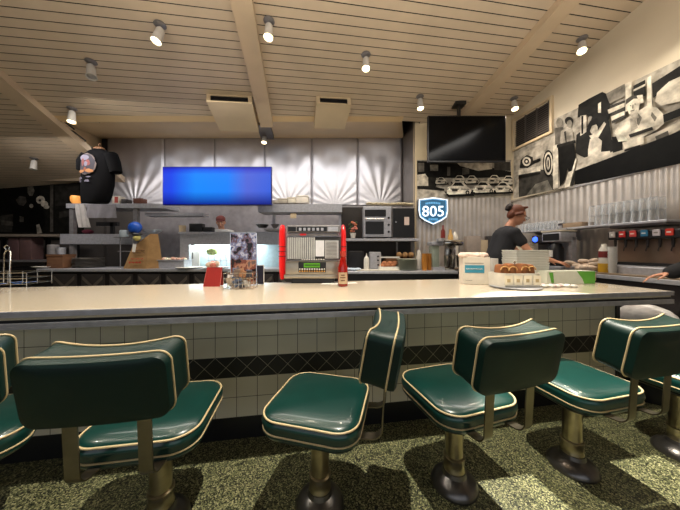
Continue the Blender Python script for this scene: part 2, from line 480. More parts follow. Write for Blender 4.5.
# ================================================================== stools
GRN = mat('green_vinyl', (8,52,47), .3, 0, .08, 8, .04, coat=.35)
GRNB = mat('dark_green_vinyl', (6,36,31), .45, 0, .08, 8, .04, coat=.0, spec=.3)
PIP = mat('cream_piping', (206,184,140), .45)
BRZ = mat('dark_bronze_base', (122,118,116), .3, .9, .15, 10)
NIK = mat('worn_nickel', (172,160,132), .28, .95, .12, 14)
NIKD = mat('bracket_steel', (124,116,100), .3, .9, .1, 14)
SW = .425
def make_stool():
    t = thing('counter_stool', 'x', 'stool', (0,0,0), 0, 'padded stools along the lunch counter')
    m = MB(); m.lathe([(.0,0), (.110,0), (.113,.006), (.112,.014), (.106,.026), (.095,.040), (.078,.054), (.060,.064), (.054,.082), (0.001,.083)], n=40)
    m.build('base_flange', BRZ, t, True, label='dark polished dome base')
    m = MB(); m.lathe([(.0,.08), (.050,.08), (.052,.085), (.052,.088), (.049,.092), (.049,.14), (.052,.144), (.052,.152), (.047,.156), (0.001,.156)], n=36)
    m.build('collar', NIK, t, True)
    m = MB(); m.lathe([(.0,.15), (.043,.15), (.043,.44), (0.001,.44)], n=32); m.build('column', NIK, t, True)
    # under-seat pan
    m = MB(); out = rrect(SW-.05, SW-.05, .09, 8); rings = []
    prof = [(.14, .385), (.03, .392), (.006, .408), (.006, .425)]
    vs = []; n = len(out)
    for ins, z in prof:
        k = 1-ins/(SW/2)
        vs += [(x*k, y*k, z) for x, y in out]
    fs = [tuple(range(n-1, -1, -1))]+[(i*n+k, i*n+(k+1) % n, (i+1)*n+(k+1) % n, (i+1)*n+k) for i in range(len(prof)-1) for k in range(n)]
    fs.append(tuple((len(prof)-1)*n+k for k in range(n)))
    m.add(vs, fs); m.build('seat_pan', mat('black_seat_pan', (24,22,22), .35), t, True)
    # seat cushion
    out = rrect(SW, SW, .095, 9); n = len(out); m = MB(); vs = []
    prof = [(.03, .415), (.008, .424), (-.002, .440), (0., .456), (-.006, .478), (-.004, .492), (.004, .503)]
    for ins, z in prof:
        k = 1-ins/(SW/2); vs += [(x*k, y*k, z) for x, y in out]
    for k_, z in ((.965, .5095), (.90, .516), (.78, .521), (.6, .524), (.4, .5255), (.2, .526)):
        vs += [(x*k_, y*k_, z) for x, y in out]
    R = len(prof)+6
    fs = [tuple(range(n-1, -1, -1))]+[(i*n+k, i*n+(k+1) % n, (i+1)*n+(k+1) % n, (i+1)*n+k) for i in range(R-1) for k in range(n)]
    fs.append(tuple((R-1)*n+k for k in range(n)))
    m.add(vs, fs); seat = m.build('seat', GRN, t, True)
    m = MB(); m.tube([(x*.992, y*.992, .505) for x, y in out], .0040, 8, closed=True); m.build('piping', PIP, seat, True, label='cream piping around the top of the seat')
    m = MB(); m.tube([(x*1.004, y*1.004, .452) for x, y in out], .0034, 8, closed=True); m.build('piping', PIP, seat, True, label='cream piping around the lower edge of the seat')
    # backrest : built round its own origin then placed
    BW, BH, BT = .405, .215, .125
    base = dens(rrect(BW, BH, .038, 6), .02)
    tilt = Matrix.Translation((0, -.315, .785)) @ Matrix.Rotation(math.radians(10), 4, 'X')
    def bend(x, z, y):
        w_ = x/(BW/2)
        z2 = z-(.016*(1-w_*w_))*(1 if z > 0 else -.3)*min(1, abs(z)/(BH/2))*(1.0 if y > 0 else .15)
        return tilt @ Vector((x, y+.028*w_*w_*(1 if y > 0 else .35), z2))
    n = len(base); vs = []
    prof = [(.25,-BT/2-.004), (.6,-BT/2-.002), (.9,-BT/2), (.975,-BT/2+.006), (1.,-BT/2+.018), (1.,-BT/2+.034), (.988,-.006), (.98,.010), (.988,BT/2-.03), (1.,BT/2-.018), (.975,BT/2-.004), (.9,BT/2+.006), (.6,BT/2+.016), (.25,BT/2+.02)]
    for k_, y in prof: vs += [bend(x*(1-(1-k_)*(.6 if k_ > .9 else 1)), z*k_, y) for x, z in base]
    R = len(prof)
    fs = [tuple(range(n-1, -1, -1))]+[(i*n+k, i*n+(k+1) % n, (i+1)*n+(k+1) % n, (i+1)*n+k) for i in range(R-1) for k in range(n)]
    fs.append(tuple((R-1)*n+k for k in range(n)))
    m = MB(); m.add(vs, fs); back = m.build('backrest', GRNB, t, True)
    for y in (-BT/2+.034, BT/2-.010):
        m = MB(); m.tube([bend(x*1.004, z*1.01, y) for x, z in base], .0036, 8, closed=True); m.build('piping', PIP, back, True, label='cream piping around the backrest edge')
    for sx in (-.105, .105):
        pts = [(sx, -.315, .71), (sx, -.308, .66)]
        pts += [(sx, -.300, .51)]
        for k in range(1, 9):
            a = PI/2*k/8; pts.append((sx, -.250-.050*math.cos(a), .492-.050*math.sin(a)))
        pts += [(sx, -.20, .436), (sx, -.17, .402), (sx, -.10, .392)]
        m = MB(); m.band(pts, .042, .005, (1,0,0)); m.build('bracket', NIKD, t, True, label='flat metal strap joining backrest to seat')
    return t
proto = make_stool()
ST = [  # x, y, turn, label
 (-1.50, .985, 38, 'green stool cut off by the left edge of the photo'),
 (-.787, 1.10, 9, 'green stool with its wide backrest square to the viewer, left foreground'),
 (-.094, 1.18, 76, 'green stool swivelled sideways so its backrest shows end-on, near the middle'),
 (.585, 1.282, 17, 'green stool right of the middle with backrest to the viewer, below the bread tray'),
 (1.289, 1.389, 13, 'green stool in front of the end of the counter, below the white bag'),
 (2.01, 1.48, 14, 'rightmost green stool, mostly beyond the right edge of the photo')]
for i, (x, y, a, lb) in enumerate(ST):
    o = proto if i == 0 else copy_tree(proto)
    o.location = (x, y, 0); o.rotation_euler = (0, 0, math.radians(a)); o['label'] = lb

# white bag beyond the counter end, in a bin
bx = CW(2.80, 1.66)
t = thing('rubbish_bin', 'dark bin under a white plastic bag beyond the end of the counter', 'bin', (bx.x, bx.y, 0), TH)
m = MB(); m.lathe([(.0,0), (.14,0), (.145,.02), (.165,.60), (.17,.62), (0.001,.62)], n=28); m.build('body', BLACK, t, True)
m = MB(); m.lathe([(.170,.60), (.177,.58), (.185,.60), (.18,.63), (.16,.68), (.12,.72), (.06,.745), (0.001,.75)], n=28)
o = m.build('bag', mat('white_plastic_bag', (232,226,222), .45, 0, .08, 20, .4), t, True)
for v in o.data.vertices: 
    k = 1+.05*math.sin(v.co.x*60)*math.cos(v.co.y*47+v.co.z*30); v.co.x *= k; v.co.y *= k
o['label'] = 'crumpled white plastic bag'
# ================================================================== murals (flat printed photographs on the walls)
PH = {}
def tone(g, w=1.0):
    k = 'print_tone_%d' % g
    return mat(k, (int(min(255, g*1.06)), int(g*1.01), int(g*.92)), .6, 0, .3, 11, spec=.12)
def mural(name, label, mapper, off, layers, loc=(0,0,0), parent=None):
    """layers: list of (tone, [(u,v)...]); each is laid a hair above the one before"""
    tones = sorted(set(t_ for t_, _ in layers)); m = MB()
    for i, (t_, poly) in enumerate(layers):
        pts = [mapper(u, v)+off*(.004+.0007*i) for u, v in poly]
        if i == 0:
            back = [p-off*.004 for p in pts]; n = len(pts)
            m.add(pts+back, [tuple(range(n)), tuple(range(n, 2*n))]+[(k, (k+1) % n, n+(k+1) % n, n+k) for k in range(n)], tones.index(t_))
        else: m.add(pts, [tuple(range(len(pts)))], tones.index(t_))
    o = m.build(name, [tone(t_) for t_ in tones]); tag(o, label, 'mural'); return o
def circ(cx, cy, rx, ry, n=14, a0=0): return [(cx+rx*math.cos(2*PI*k/n+a0), cy+ry*math.sin(2*PI*k/n+a0)) for k in range(n)]
def mapT(u, v, Y=YT): return Vector((X(u, Y), Y, Z(v, Y)))
def mapR(u, v, d=0):
    a = (u-340)/F; Y = (XW-d)/(a*ct+st); return Vector((a*Y, Y, Z(v, Y)))
offT = Vector((0,-1,0)); offR = Vector((-ct,-st,0))
# parked cars under the television
L = [(150, [(417,160),(511,160),(511,198),(417,198)]), (22, [(417,161),(470,163),(511,172),(511,177),(480,178),(417,178)]),
     (172, [(455,161),(492,161),(492,169),(478,171),(460,166)]), (55, [(494,162),(510,162),(510,171),(494,170)]),
     (110, [(430,165),(438,165),(438,171),(430,171)]), (95, [(418,163),(424,163),(424,172),(418,172)]), (90, [(447,167),(450,167),(450,176),(447,176)]), (80, [(462,168),(469,168),(469,174),(462,175)]),
     (176, [(417,190),(440,187),(511,190),(511,198),(417,198)]),
     (205, [(417,175),(425,174),(428,178),(428,186),(417,187)]), (40, [(428,177),(436,178),(436,187),(428,187)]),
     (30, [(417,186),(430,186),(444,189),(444,191),(417,189)])]
def car(u, v, s, t1=205):
    return [(18, [(u-11*s,v+3*s),(u+14*s,v+3*s),(u+16*s,v+7*s),(u-8*s,v+8*s)]),
            (t1, [(u-9*s,v+3*s),(u-8*s,v-1*s),(u-5*s,v-2*s),(u-2*s,v-6*s),(u+5*s,v-6*s),(u+9*s,v-2*s),(u+13*s,v+2*s),(u+12*s,v+5*s),(u-7*s,v+6*s)]),
            (28, [(u-4*s,v-2*s),(u-1.5*s,v-5*s),(u+4*s,v-5*s),(u+6.5*s,v-2*s)]),
            (120, [(u-8*s,v+.2*s),(u+11*s,v+.6*s),(u+11.5*s,v+1.6*s),(u-8.5*s,v+1.4*s)]),
            (230, circ(u-6.5*s, v+1.2*s, 1*s, 1*s, 8)), (230, circ(u+3*s, v+1.2*s, 1*s, 1*s, 8)),
            (60, [(u-4.5*s,v+.6*s),(u+1*s,v+.6*s),(u+.6*s,v+3*s),(u-4.2*s,v+3*s)]),
            (225, [(u-9*s,v+4*s),(u+5*s,v+4.4*s),(u+5*s,v+5.4*s),(u-9*s,v+5*s)]),
            (15, circ(u+9.5*s, v+4.2*s, 1.9*s, 2.3*s, 10)), (170, circ(u+9.5*s, v+4.2*s, .8*s, 1*s, 8))]
for c in ((440,181,.55), (458,180,.7), (470,180,.65), (492,180,.7), (506,181,.75), (500,188,.85), (480,188,.95), (455,189,1.1)):
    L += car(*c)
L = [(t_, [(max(417, min(511, u)), max(160, min(198, v))) for u, v in p]) for t_, p in L]
mural('wall_mural', 'black and white photograph of parked old cars on the wall under the television', mapT, offT, L)
# long mural on the right wall: car front and standing men at its far end, people leaning on a counter at the near end
def top(u): return 118-(u-556)*.475 if u > 556 else 118+(556-u)*.43
def bot(u): return 165+(680-u)*.206-1
E = 690
L = [(168, [(514,138),(555,119),(E,top(E)),(E,bot(E)),(514,bot(514))]),
     # far end: car front
     (60, [(519,bot(519)),(519,172),(530,168),(545,170),(553,176),(554,bot(554))]), (110, [(526,bot(526)),(536,184),(548,180),(553,bot(553))]),
     (40, [(520,168),(521,160),(527,155),(533,157),(534,164),(528,168)]), (200, circ(527, 161.5, 4.3, 4.6)), (50, circ(527, 161.5, 2.6, 2.9)), (190, circ(527, 161.5, 1.1, 1.3, 8)),
     (30, [(533,161),(541,158),(541,161),(534,164)]),
     (205, [(519,170),(541,166),(541,171),(519,175)]), (30, [(519,176),(540,172),(541,174),(519,179)]),
     (25, circ(549, 163.5, 5.6, 13.5, 18, .0)), (205, circ(549, 163.5, 4.4, 11.6, 18)), (30, circ(549, 163.5, 3.2, 9.3, 18)), (190, circ(549, 163.5, 1.9, 6.6, 14)), (60, circ(549, 163.5, .8, 4, 10)),
     # pillar and men
     (205, [(554,146),(559,144),(559,188),(554,189)]),
     (120, circ(560.5,123,3.4,5)), (95, [(556,128),(564,127),(566,143),(556,145)]), (28, circ(570,121,4.2,4.2)), (130, circ(570.6,124,2.8,4)), (150, [(562,131),(569,128),(574,132),(575,143),(566,146),(561,143)]), (60, [(565,132),(567,143),(568,143),(567,131)]),
     (20, [(559,147),(575,142),(577,158),(574,176),(571,180),(569,168),(566,180),(561,187),(560,165)]), (35, [(558,145),(576,140),(577,143),(558,148)]),
     (215, [(566,184),(570,172),(573,171),(571,183),(575,187),(566,188)]), (45, [(571,186),(576,172),(578,175),(574,187)]),
     (215, [(577,158),(578,160),(571,186),(569,186)]),
     # dark trees and figures nearer
     (28, [(579,118),(580,105),(590,99),(604,92),(610,95),(613,110),(610,122),(598,128),(593,116),(584,116)]),
     (32, [(577,153),(578,135),(584,130),(590,128),(594,116),(604,112),(611,122),(613,136),(614,142),(620,150),(604,164),(592,160),(582,156)]),
     (190, [(582,116),(588,115),(588,132),(582,136)]), (25, [(583,116),(585,116),(585,134),(583,134)]),
     (205, circ(595.5,129,4.2,5.6)), (205, [(591,136),(598,133),(606,122),(608,124),(600,138),(594,140)]), (22, [(589,127),(592,121),(599,118),(600,124),(594,126),(591,133)]),
     (215, [(600,104),(603,102),(603,113),(600,113)]),
     (196, [(590,150),(592,139),(599,137),(604,141),(603,152),(612,151),(614,158),(606,166),(590,166)]),
     (188, [(578,170),(580,160),(592,156),(604,157),(620,149),(640,140),(660,132),(E,118),(E,126),(650,147),(610,163),(578,177)]),
     (26, [(614,137),(624,136),(625,150),(615,153)]),
     # shelves and windows behind the man
     (120, [(608,94),(627,84),(628,96),(612,104)]), (60, [(612,106),(628,100),(628,118),(614,124)]), (205, [(610,110),(627,103),(627,107),(611,114)]), (205, [(613,117),(627,111),(627,115),(614,121)]),
     (205, [(628,84),(634,81),(634,110),(628,112)]), (30, [(636,86),(648,80),(648,96),(636,100)]), (180, [(636,90),(648,84),(648,86),(636,92)]),
     (210, [(650,78),(654,76),(655,112),(650,112)]), (34, [(655,84),(E,62),(E,80),(670,92),(656,98)]), (200, [(660,93),(672,82),(E,74),(E,100),(664,106),(658,102)]), (26, [(664,116),(E,106),(E,114),(666,123)]),
     # man in pale shirt and cap
     (212, [(618,131),(624,122),(632,117),(640,112),(650,106),(660,108),(666,114),(667,124),(660,130),(648,136),(634,142),(620,140)]),
     (130, [(640,112),(645,118),(642,126),(640,124)]), (120, [(655,112),(660,118),(658,122),(654,116)]), (170, [(633,119),(638,118),(641,128),(634,132)]),
     (215, [(630,108),(630,103),(634,98),(640,98),(643,103),(642,111),(637,116),(632,114)]), (190, [(633,113),(640,110),(642,118),(636,121)]),
     (70, [(629,105),(629,100),(635,96),(641,96),(645,99),(637,99)]), (205, [(640,96),(646,95),(647,103),(643,104)]),
     (60, circ(634,106,.8,.5,6)), (60, circ(638.6,104.4,.8,.5,6)), (80, [(634,111.2),(638,110),(638,110.8),(634,112)]), (130, [(636,105),(637,105),(636.8,109),(635.4,109)]),
     (40, [(632,135),(656,127),(657,130),(634,138)]), (225, [(618,133),(628,136),(632,141),(622,142)]), (30, [(628,150),(644,145),(644,147),(628,152)]), (215, [(626,143),(647,137),(648,144),(628,149)]), (80, [(659,137),(672,131),(674,138),(662,144)]),
     # black counter front along the bottom
     (10, [(578,bot(578)),(578,171),(600,163),(640,148),(E,129),(E,bot(E))])]
mural('wall_mural', 'long black and white photograph of people at a counter high on the right wall', mapR, offR, L)
# louvred vent high on the right wall
t = thing('wall_vent', 'white framed vent with dark louvres high on the right wall', 'vent', tuple(CW(XW, 3.0, 0)), TH-PI/2)
def R2(u, v):       # right-wall plane: distance along the wall toward the viewer, and height
    p = mapR(u, v); q = p-CW(XW, 3.0); return q.x*st-q.y*ct, p.z
xa, zt_ = R2(514, 120); xb, zt2 = R2(554, 98); _, zb_ = R2(514, 151)
zt_ = (zt_+zt2)/2+.02; zb_ = (zb_+R2(554, 133)[1])/2
m = MB()
for a in ((xa, xb, zt_-.032, zt_), (xa, xb, zb_, zb_+.032), (xa, xa+.032, zb_+.032, zt_-.032), (xb-.032, xb, zb_+.032, zt_-.032)): m.box(a[0], a[1], -.04, 0, a[2], a[3])
m.build('frame', CREAM, t)
m = MB(); m.box(xa+.05, xb-.05, -.006, 0, zb_+.05, zt_-.05, 1)
for k in range(3):
    x0 = xa+.05+(xb-xa-.1)*k/3; x1 = xa+.05+(xb-xa-.1)*(k+1)/3
    n = 13
    for j in range(n):
        z = zb_+.06+(zt_-zb_-.12)*j/n
        m.add([(x0+.008,-.008,z+.03),(x1-.008,-.008,z+.03),(x1-.008,-.03,z),(x0+.008,-.03,z),(x0+.008,-.008,z+.034),(x1-.008,-.008,z+.034),(x1-.008,-.03,z+.004),(x0+.008,-.03,z+.004)],
              [(0,1,2,3),(4,5,6,7),(0,1,5,4),(2,3,7,6),(0,3,7,4),(1,2,6,5)])
    m.box(x1-.008, x1+.004, -.032, 0, zb_+.05, zt_-.05, 0)
m.build('louvre', [mat('grey_louvre', (70,64,60), .5), DARK], t)

# television hanging from the ceiling
YV = 3.75
t = thing('television', 'large black flat screen television hanging in front of the tan wall', 'television', (X(467, YV), YV, Z(162, YV)))
wv = X(506, YV)-X(428, YV); hv = Z(115.5, YV)-Z(162, YV)
m = MB(); m.box(-wv/2, wv/2, 0, .05, 0, hv, bev=.006); m.build('casing', BLACK, t)
m = MB(); m.box(-wv/2+.014, wv/2-.014, -.003, .0, .02, hv-.014); m.build('screen', mat('dark_glass_screen', (3,4,6), .2, 0, 0, spec=.12), t)
m = MB(); m.box(-.06, .06, .05, .1, hv*.3, hv*.95); zz = zc(t.location.x-.09, YV)-t.location.z
m.box(-.11, -.07, .05, .09, hv*.7, zz-.02); m.box(-.17, -.01, -.0, .14, zz-.05, zz+.0); m.box(-.11, .06, .05, .09, hv*.7, hv*.7+.04)
m.build('ceiling_mount', BLACK, t)

# air boxes on the ceiling
def air_box(u0, u1, v0, v1, lb):
    a = ceil_at((u0+u1)/2, v0); w0 = (u1-u0)/F*a.y
    e = ceil_at((u0+u1)/2+3, v1); dp = (e-a).length; Ln = (Vector((-.1496,.9888,0))); 
    ydir = (Vector((-.16, .98, 0)).normalized()); ydir = (ydir+Vector((0,0,-.187*ydir.y+.08*ydir.x))).normalized()
    xdir = Vector((1,0,.08)); xdir = (xdir-ydir*xdir.dot(ydir)).normalized(); zdir = xdir.cross(ydir)
    t = thing('ceiling_air_box', lb, 'vent', tuple(a), 0, 'cream air boxes on the ceiling')
    M = Mx(xdir, ydir, zdir)
    m = MB(); D = .115
    m.box(-w0/2, w0/2, .03, dp, -D, .01, 0, M); m.box(-w0/2, -w0/2+.05, 0, .03, -D, .01, 0, M); m.box(w0/2-.05, w0/2, 0, .03, -D, .01, 0, M)
    m.box(-w0/2+.05, w0/2-.05, 0, .03, -.018, .01, 0, M); m.box(-w0/2+.05, w0/2-.05, 0, .03, -D, -D+.02, 0, M)
    m.build('body', CREAM, t)
    m = MB(); m.box(-w0/2+.05, w0/2-.05, .02, .032, -D+.02, -.018, 0, M)
    for k in range(3): m.box(-w0/2+.05, w0/2-.05, .002, .022, -D+.03+k*.026, -D+.034+k*.026, 1, M)
    m.build('grille', [DARK, mat('dark_grille', (46,46,50), .4, .5)], t)
air_box(208, 251, 95, 124, 'cream ceiling air box with dark slot left of the middle beam')
air_box(316, 351, 97, 122, 'cream ceiling air box with dark slot right of the middle beam')

# ================================================================== back-of-house furniture
def loc(u, v, Y): return (X(u, Y), Y, Z(v, Y))
def W(du, Y): return du/F*Y
# long steel back counter
YB = 3.9
t = thing('steel_back_counter', 'long stainless steel work counter behind the lunch counter', 'counter', (X(200, YB), YB, 0))
x0 = X(36, YB)-t.location.x; x1 = X(339.3, YB)-t.location.x
m = MB(); m.box(x0, x1, 0, .56, .86, .905, bev=.006); m.build('top', STEEL, t)
m = MB(); m.box(x0+.02, x1-.02, .03, .54, .1, .86); m.build('body', mat('black_steel_front', (40,36,36), .4, .4), t)
for k in range(10):
    xx = x0+.25+k*(x1-x0-.5)/9.6
    m = MB(); m.box(xx, xx+.36, .012, .03, .16, .82, 0)
    for q in ((0, 1), (1, 0)):
        m.add([(xx+.02, .008, .80 if q[0]==0 else .5), (xx+.34, .008, .5 if q[0]==0 else .80), (xx+.34, .008, .44 if q[0]==0 else .74), (xx+.02, .008, .74 if q[0]==0 else .44)], [(0,1,2,3)], 1)
    m.build('door_panel', [mat('door_steel', (92,86,84), .35, .7), mat('diamond_steel', (150,140,130), .3, .8)], t)
m = MB(); m.box(x0+.02, x1-.02, .05, .55, 0, .1); m.build('plinth', BLACK, t)

# pass shelf frame, left half
YP = 4.2
t = thing('left_pass_shelving', 'grey steel shelf frame over the back counter at the left', 'shelf', (X(115, YP), YP, Z(268, YP)))
bx_, bz_ = t.location.x, t.location.z
def bxp(m, u0, u1, v0, v1, ya, yb_, mi=0): m.box(X(u0, YP)-bx_, X(u1, YP)-bx_, ya, yb_, Z(v1, YP)-bz_, Z(v0, YP)-bz_, mi)
m = MB(); bxp(m, 66, 164, 203.5, 208, 0, .4); m.build('top_shelf', STEEL, t)
m = MB(); bxp(m, 60, 136, 234, 244, 0, .35); m.build('heat_shelf', STEEL, t)
for u in (70, 134): 
    m = MB(); bxp(m, u-2, u+2, 208, 267.5, .02, .08); m.build('post', STEELD, t)
m = MB(); bxp(m, 96, 117, 222, 226, .0, .05); bxp(m, 110, 113, 222, 234, .0, .04); m.build('bracket', BLACK, t)
m = MB(); bxp(m, 140, 200, 212, 215, .1, .3); m.build('lamp_bar', STEEL, t)
# pass wall with two lit openings
t = thing('kitchen_pass_window', 'grey steel pass-through wall with two brightly lit openings', 'pass window', (X(235, YP), YP, Z(268, YP)))
bx_ = t.location.x
m = MB()
for a in ((180, 290, 233.5, 244.5), (180, 189, 244.5, 267.3), (233, 256, 244.5, 267.3), (286, 290, 244.5, 267.3)): bxp(m, *a, 0, .06)
bxp(m, 180, 290, 232, 233.5, -.05, .2)
m.build('frame', STEEL, t)
m = MB(); bxp(m, 185, 238, 238, 268, .27, .28); bxp(m, 252, 290, 238, 268, .27, .28); m.build('back_panel', mat('pale_blue_tile', (205,228,232), .35, 0, .06, 18), t, label='pale bright wall seen through the openings')
t['label'] = 'grey steel pass-through wall with two brightly lit openings behind the menus'
# things seen in the left opening
def simple(name, lb, cat, m, mt, loc_, rz=0, group=None, smooth=True):
    o = m.build(name, mt, loc=loc_, smooth=smooth, rot=rz); tag(o, lb, cat, group); return o
m = MB(); m.box(-.22, -.06, 0, .03, 0, .37)
m.box(-.18,-.165,-.006,.0,.14,.25,1)
simple('cooler_door', 'pale cooler door edge in the left lit opening', 'door', m, [WHITE, BLACK], (X(202, 4.35), 4.37, .906))
m = MB(); 
for k in range(5): m.tube([(-.2+k*.1, 0, .22), (-.17+k*.1, 0, 0)], .006, 6)
m.tube([(-.22, 0, .11), (.22, 0, .11)], .006, 6); m.tube([(-.22, 0, .22), (.22, 0, .22)], .006, 6)
m.ell((-.12,-.02,.27), (.1,.05,.07), mi=1)
simple('dish_rack', 'wire dish rack with pale greens in the left lit opening', 'rack', m, [STEEL, mat('pale_greens', (176,190,120), .7, 0, .3, 40)], (X(219, 4.35), 4.37, .906))
m = MB(); m.lathe([(0,0), (.14,0), (.2,.015), (.2,.02), (0.001,.02)], n=28)
for k, (u, lb) in enumerate(((190, 'large white platter at the left end of the pass ledge'), (216, 'white platter piled with food in front of the pass opening'))):
    t = thing('platter', lb, 'plate', (X(u, 4.05), 4.05, .906), 0, 'platters on the pass ledge'); 
    m = MB(); m.lathe([(0,0), (.14,0), (.2,.015), (.2,.02), (0.001,.02)], n=28); m.build('plate', WHITE, t, True)
    if k:
        m = MB()
        for q in range(9): m.ell((random.uniform(-.12,.12), random.uniform(-.08,.08), .05+random.uniform(0,.03)), (.05,.04,.04), 10, 7, mi=q % 2)
        m.build('food', [mat('pale_bread', (226,196,170), .8), mat('pink_meat', (206,120,100), .6)], t, True)

# right pass shelf over the jukebox
YR = 3.9
t = thing('right_pass_shelf', 'steel overshelf behind the red jukebox', 'shelf', (X(300, YR), YR, Z(238, YR)))
bx_, bz_ = t.location.x, t.location.z
def bxr(m, u0, u1, v0, v1, ya, yb_, mi=0): m.box(X(u0, YR)-bx_, X(u1, YR)-bx_, ya, yb_, Z(v1, YR)-bz_, Z(v0, YR)-bz_, mi)
m = MB(); bxr(m, 258, 342, 204, 212, 0, .35); m.build('top_shelf', STEEL, t)
m = MB(); bxr(m, 262, 342, 228, 230, 0.1, .35); m.build('lower_shelf', STEELD, t)
for u in (269, 340): m = MB(); bxr(m, u-1.3, u+1.3, 212, 231 if u < 300 else 266, .27, .31); m.build('post', STEEL, t)
m = MB(); bxr(m, 290, 296, 213, 218, .02, .04); m.build('switch_plate', CREAM, t)
# tubs, plates and boxes on it
for i, (u0, u1, h, c, lb) in enumerate(((273, 281, 2.6, (214,206,190), 'shallow cream tray at the left end of the overshelf'), (279, 290, 4.4, (200,190,172), 'cream plastic tub on the overshelf'),
        (288, 297, 5.6, (222,214,196), 'taller cream tub in the middle of the overshelf'), (297, 309, 7.4, (228,220,208), 'white square box at the right of the tubs'))):
    Y = YR+.15; wd = W(u1-u0, Y)-.005; m = MB(); hh = W(h, Y)
    m.box(-wd/2, wd/2, -.1, .1, 0, hh*.8, bev=.008); m.box(-wd/2-.0, wd/2+.0, -.105, .105, hh*.8, hh, bev=.004)
    simple('food_tub', lb, 'tub', m, mat('tub_%d' % i, c, .5), loc((u0+u1)/2, 204, Y))
m = MB(); m.lathe([(0,0), (.03,0), (.065,.05), (.07,.06), (.062,.06), (0.001,.02)], n=24)
simple('mixing_bowl', 'small dark mixing bowl on the lower overshelf', 'bowl', m, STEELD, loc(275, 228, YR+.2))

# blue lit sign screen
YS = 3.75
t = thing('menu_screen', 'wide glowing blue screen hanging in front of the quilted steel panels', 'screen', (X(217, YS), YS, Z(205, YS)))
ws = W(109, YS); hs = W(38.5, YS)
m = MB(); m.box(-ws/2, ws/2, 0, .05, 0, hs, bev=.004); m.build('casing', mat('blue_casing', (24,34,120), .4), t)
BS = NT('blue_screen_picture', .3)
tc = BS.n('ShaderNodeTexCoord'); sp = BS.n('ShaderNodeSeparateXYZ'); BS.l(tc.outputs['Generated'], sp.inputs[0])
cr = BS.n('ShaderNodeValToRGB'); e = cr.color_ramp.elements
e[0].position = 0; e[0].color = rgb((36,70,226)); e[1].position = 1; e[1].color = rgb((52,96,222))
for p, c in ((.08, (30,74,238)), (.3, (24,140,255)), (.6, (26,134,255)), (.78, (84,106,220))):
    q = e.new(p); q.color = rgb(c)
BS.l(sp.outputs[0], cr.inputs['Fac'])
cr2 = BS.n('ShaderNodeValToRGB'); e = cr2.color_ramp.elements
e[0].position = .0; e[0].color = rgb((52,76,150)); e[1].position = 1; e[1].color = rgb((30,40,170)); q = e.new(.35); q.color = (1,1,1,1); q = e.new(.8); q.color = (1,1,1,1); q = e.new(.93); q.color = (.45,.4,.85,1)
BS.l(sp.outputs[2], cr2.inputs['Fac'])
mx = BS.n('ShaderNodeMix', data_type='RGBA', blend_type='MULTIPLY'); mx.inputs['Factor'].default_value = 1
BS.l(cr.outputs['Color'], mx.inputs[6]); BS.l(cr2.outputs['Color'], mx.inputs[7])
BS.l(mx.outputs[2], BS.b.inputs['Emission Color']); BS.b.inputs['Emission Strength'].default_value = 1.0; BS.b.inputs['Base Color'].default_value = (0,0,0,1)
m = MB(); m.box(-ws/2+.01, ws/2-.01, -.004, 0, .01, hs-.01); m.build('screen', BS.m, t)
m = MB()
for x in (-.4, .4): m.box(x-.02, x+.02, .05, 1.36, hs*.45, hs*.52)
m.box(-.5, .5, .05, .08, hs*.4, hs*.57)
m.build('wall_arm', STEELD, t)

# black shirt with a printed back, on a hanger
YT2 = 3.8
t = thing('hanging_shirt', 'black short sleeved shirt with colourful back print hung above the left shelf', 'shirt', loc(99, 203, YT2))
def sx(u): return X(u, YT2)-X(99, YT2)
def sz(v): return Z(v, YT2)-Z(203, YT2)
def shirt_surf():
    # stations down the shirt: half ellipse cross-sections
    st_ = [(149, 95, 103, .04), (151, 90, 107, .06), (153.5, 86, 113, .075), (157, 83.5, 115, .085), (163, 82.5, 115, .09), (172, 82, 114.5, .095), (185, 82, 113.5, .10), (195, 82, 111.5, .10), (201, 82.5, 109, .10), (203, 83, 107, .10)]
    m = MB(); n = 26; vs = []
    for v, ua, ub, d in st_:
        cx = (sx(ua)+sx(ub))/2; hw = (sx(ub)-sx(ua))/2
        for k in range(n):
            q = 2*PI*k/n; fold = 1+.06*math.sin(q*5+v*.2)
            vs.append((cx+hw*math.copysign(abs(math.cos(q))**.8, math.cos(q)), d*math.sin(q)*fold, sz(v)))
    fs = [tuple(range(n))]+[(i*n+k, i*n+(k+1) % n, (i+1)*n+(k+1) % n, (i+1)*n+k) for i in range(len(st_)-1) for k in range(n)]+[tuple((len(st_)-1)*n+k for k in range(n))]
    m.add(vs, fs)
    m.tube([(sx(111), 0, sz(155)), (sx(114.5), -.01, sz(163)), (sx(117), -.01, sz(173))], [.085, .085, .075], 12)
    m.tube([(sx(87), 0, sz(155)), (sx(84), -.02, sz(163)), (sx(83), -.02, sz(171))], [.07, .075, .06], 12)
    return m
shirt_surf().build('cloth', mat('jet_black_cotton', (7,7,9), .95, 0, .1, 30, spec=.1), t, True)
def ysurf(x, lift): return -.101*math.sqrt(max(.02, 1-(x/.262)**2))-lift
def dec(m, cx, cz, rx, rz_, y, mi, n=18, jit=0):
    lift = .012+(-.112-y)*.8; rings = 5; vs = [(cx, ysurf(cx, lift), cz)]; js = [1+jit*random.uniform(-1,1) for _ in range(n)]
    for q in range(1, rings+1):
        for k in range(n):
            x = cx+rx*math.cos(2*PI*k/n)*q/rings*js[k]; x = max(-.252, x)
            vs.append((x, ysurf(x, lift), cz+rz_*math.sin(2*PI*k/n)*q/rings*js[k]))
    fs = [(0, 1+k, 1+(k+1) % n) for k in range(n)]
    for q in range(rings-1): fs += [(1+q*n+k, 1+(q+1)*n+k, 1+(q+1)*n+(k+1) % n, 1+q*n+(k+1) % n) for k in range(n)]
    m.add(vs, fs, mi)
m = MB(); yy = -.112
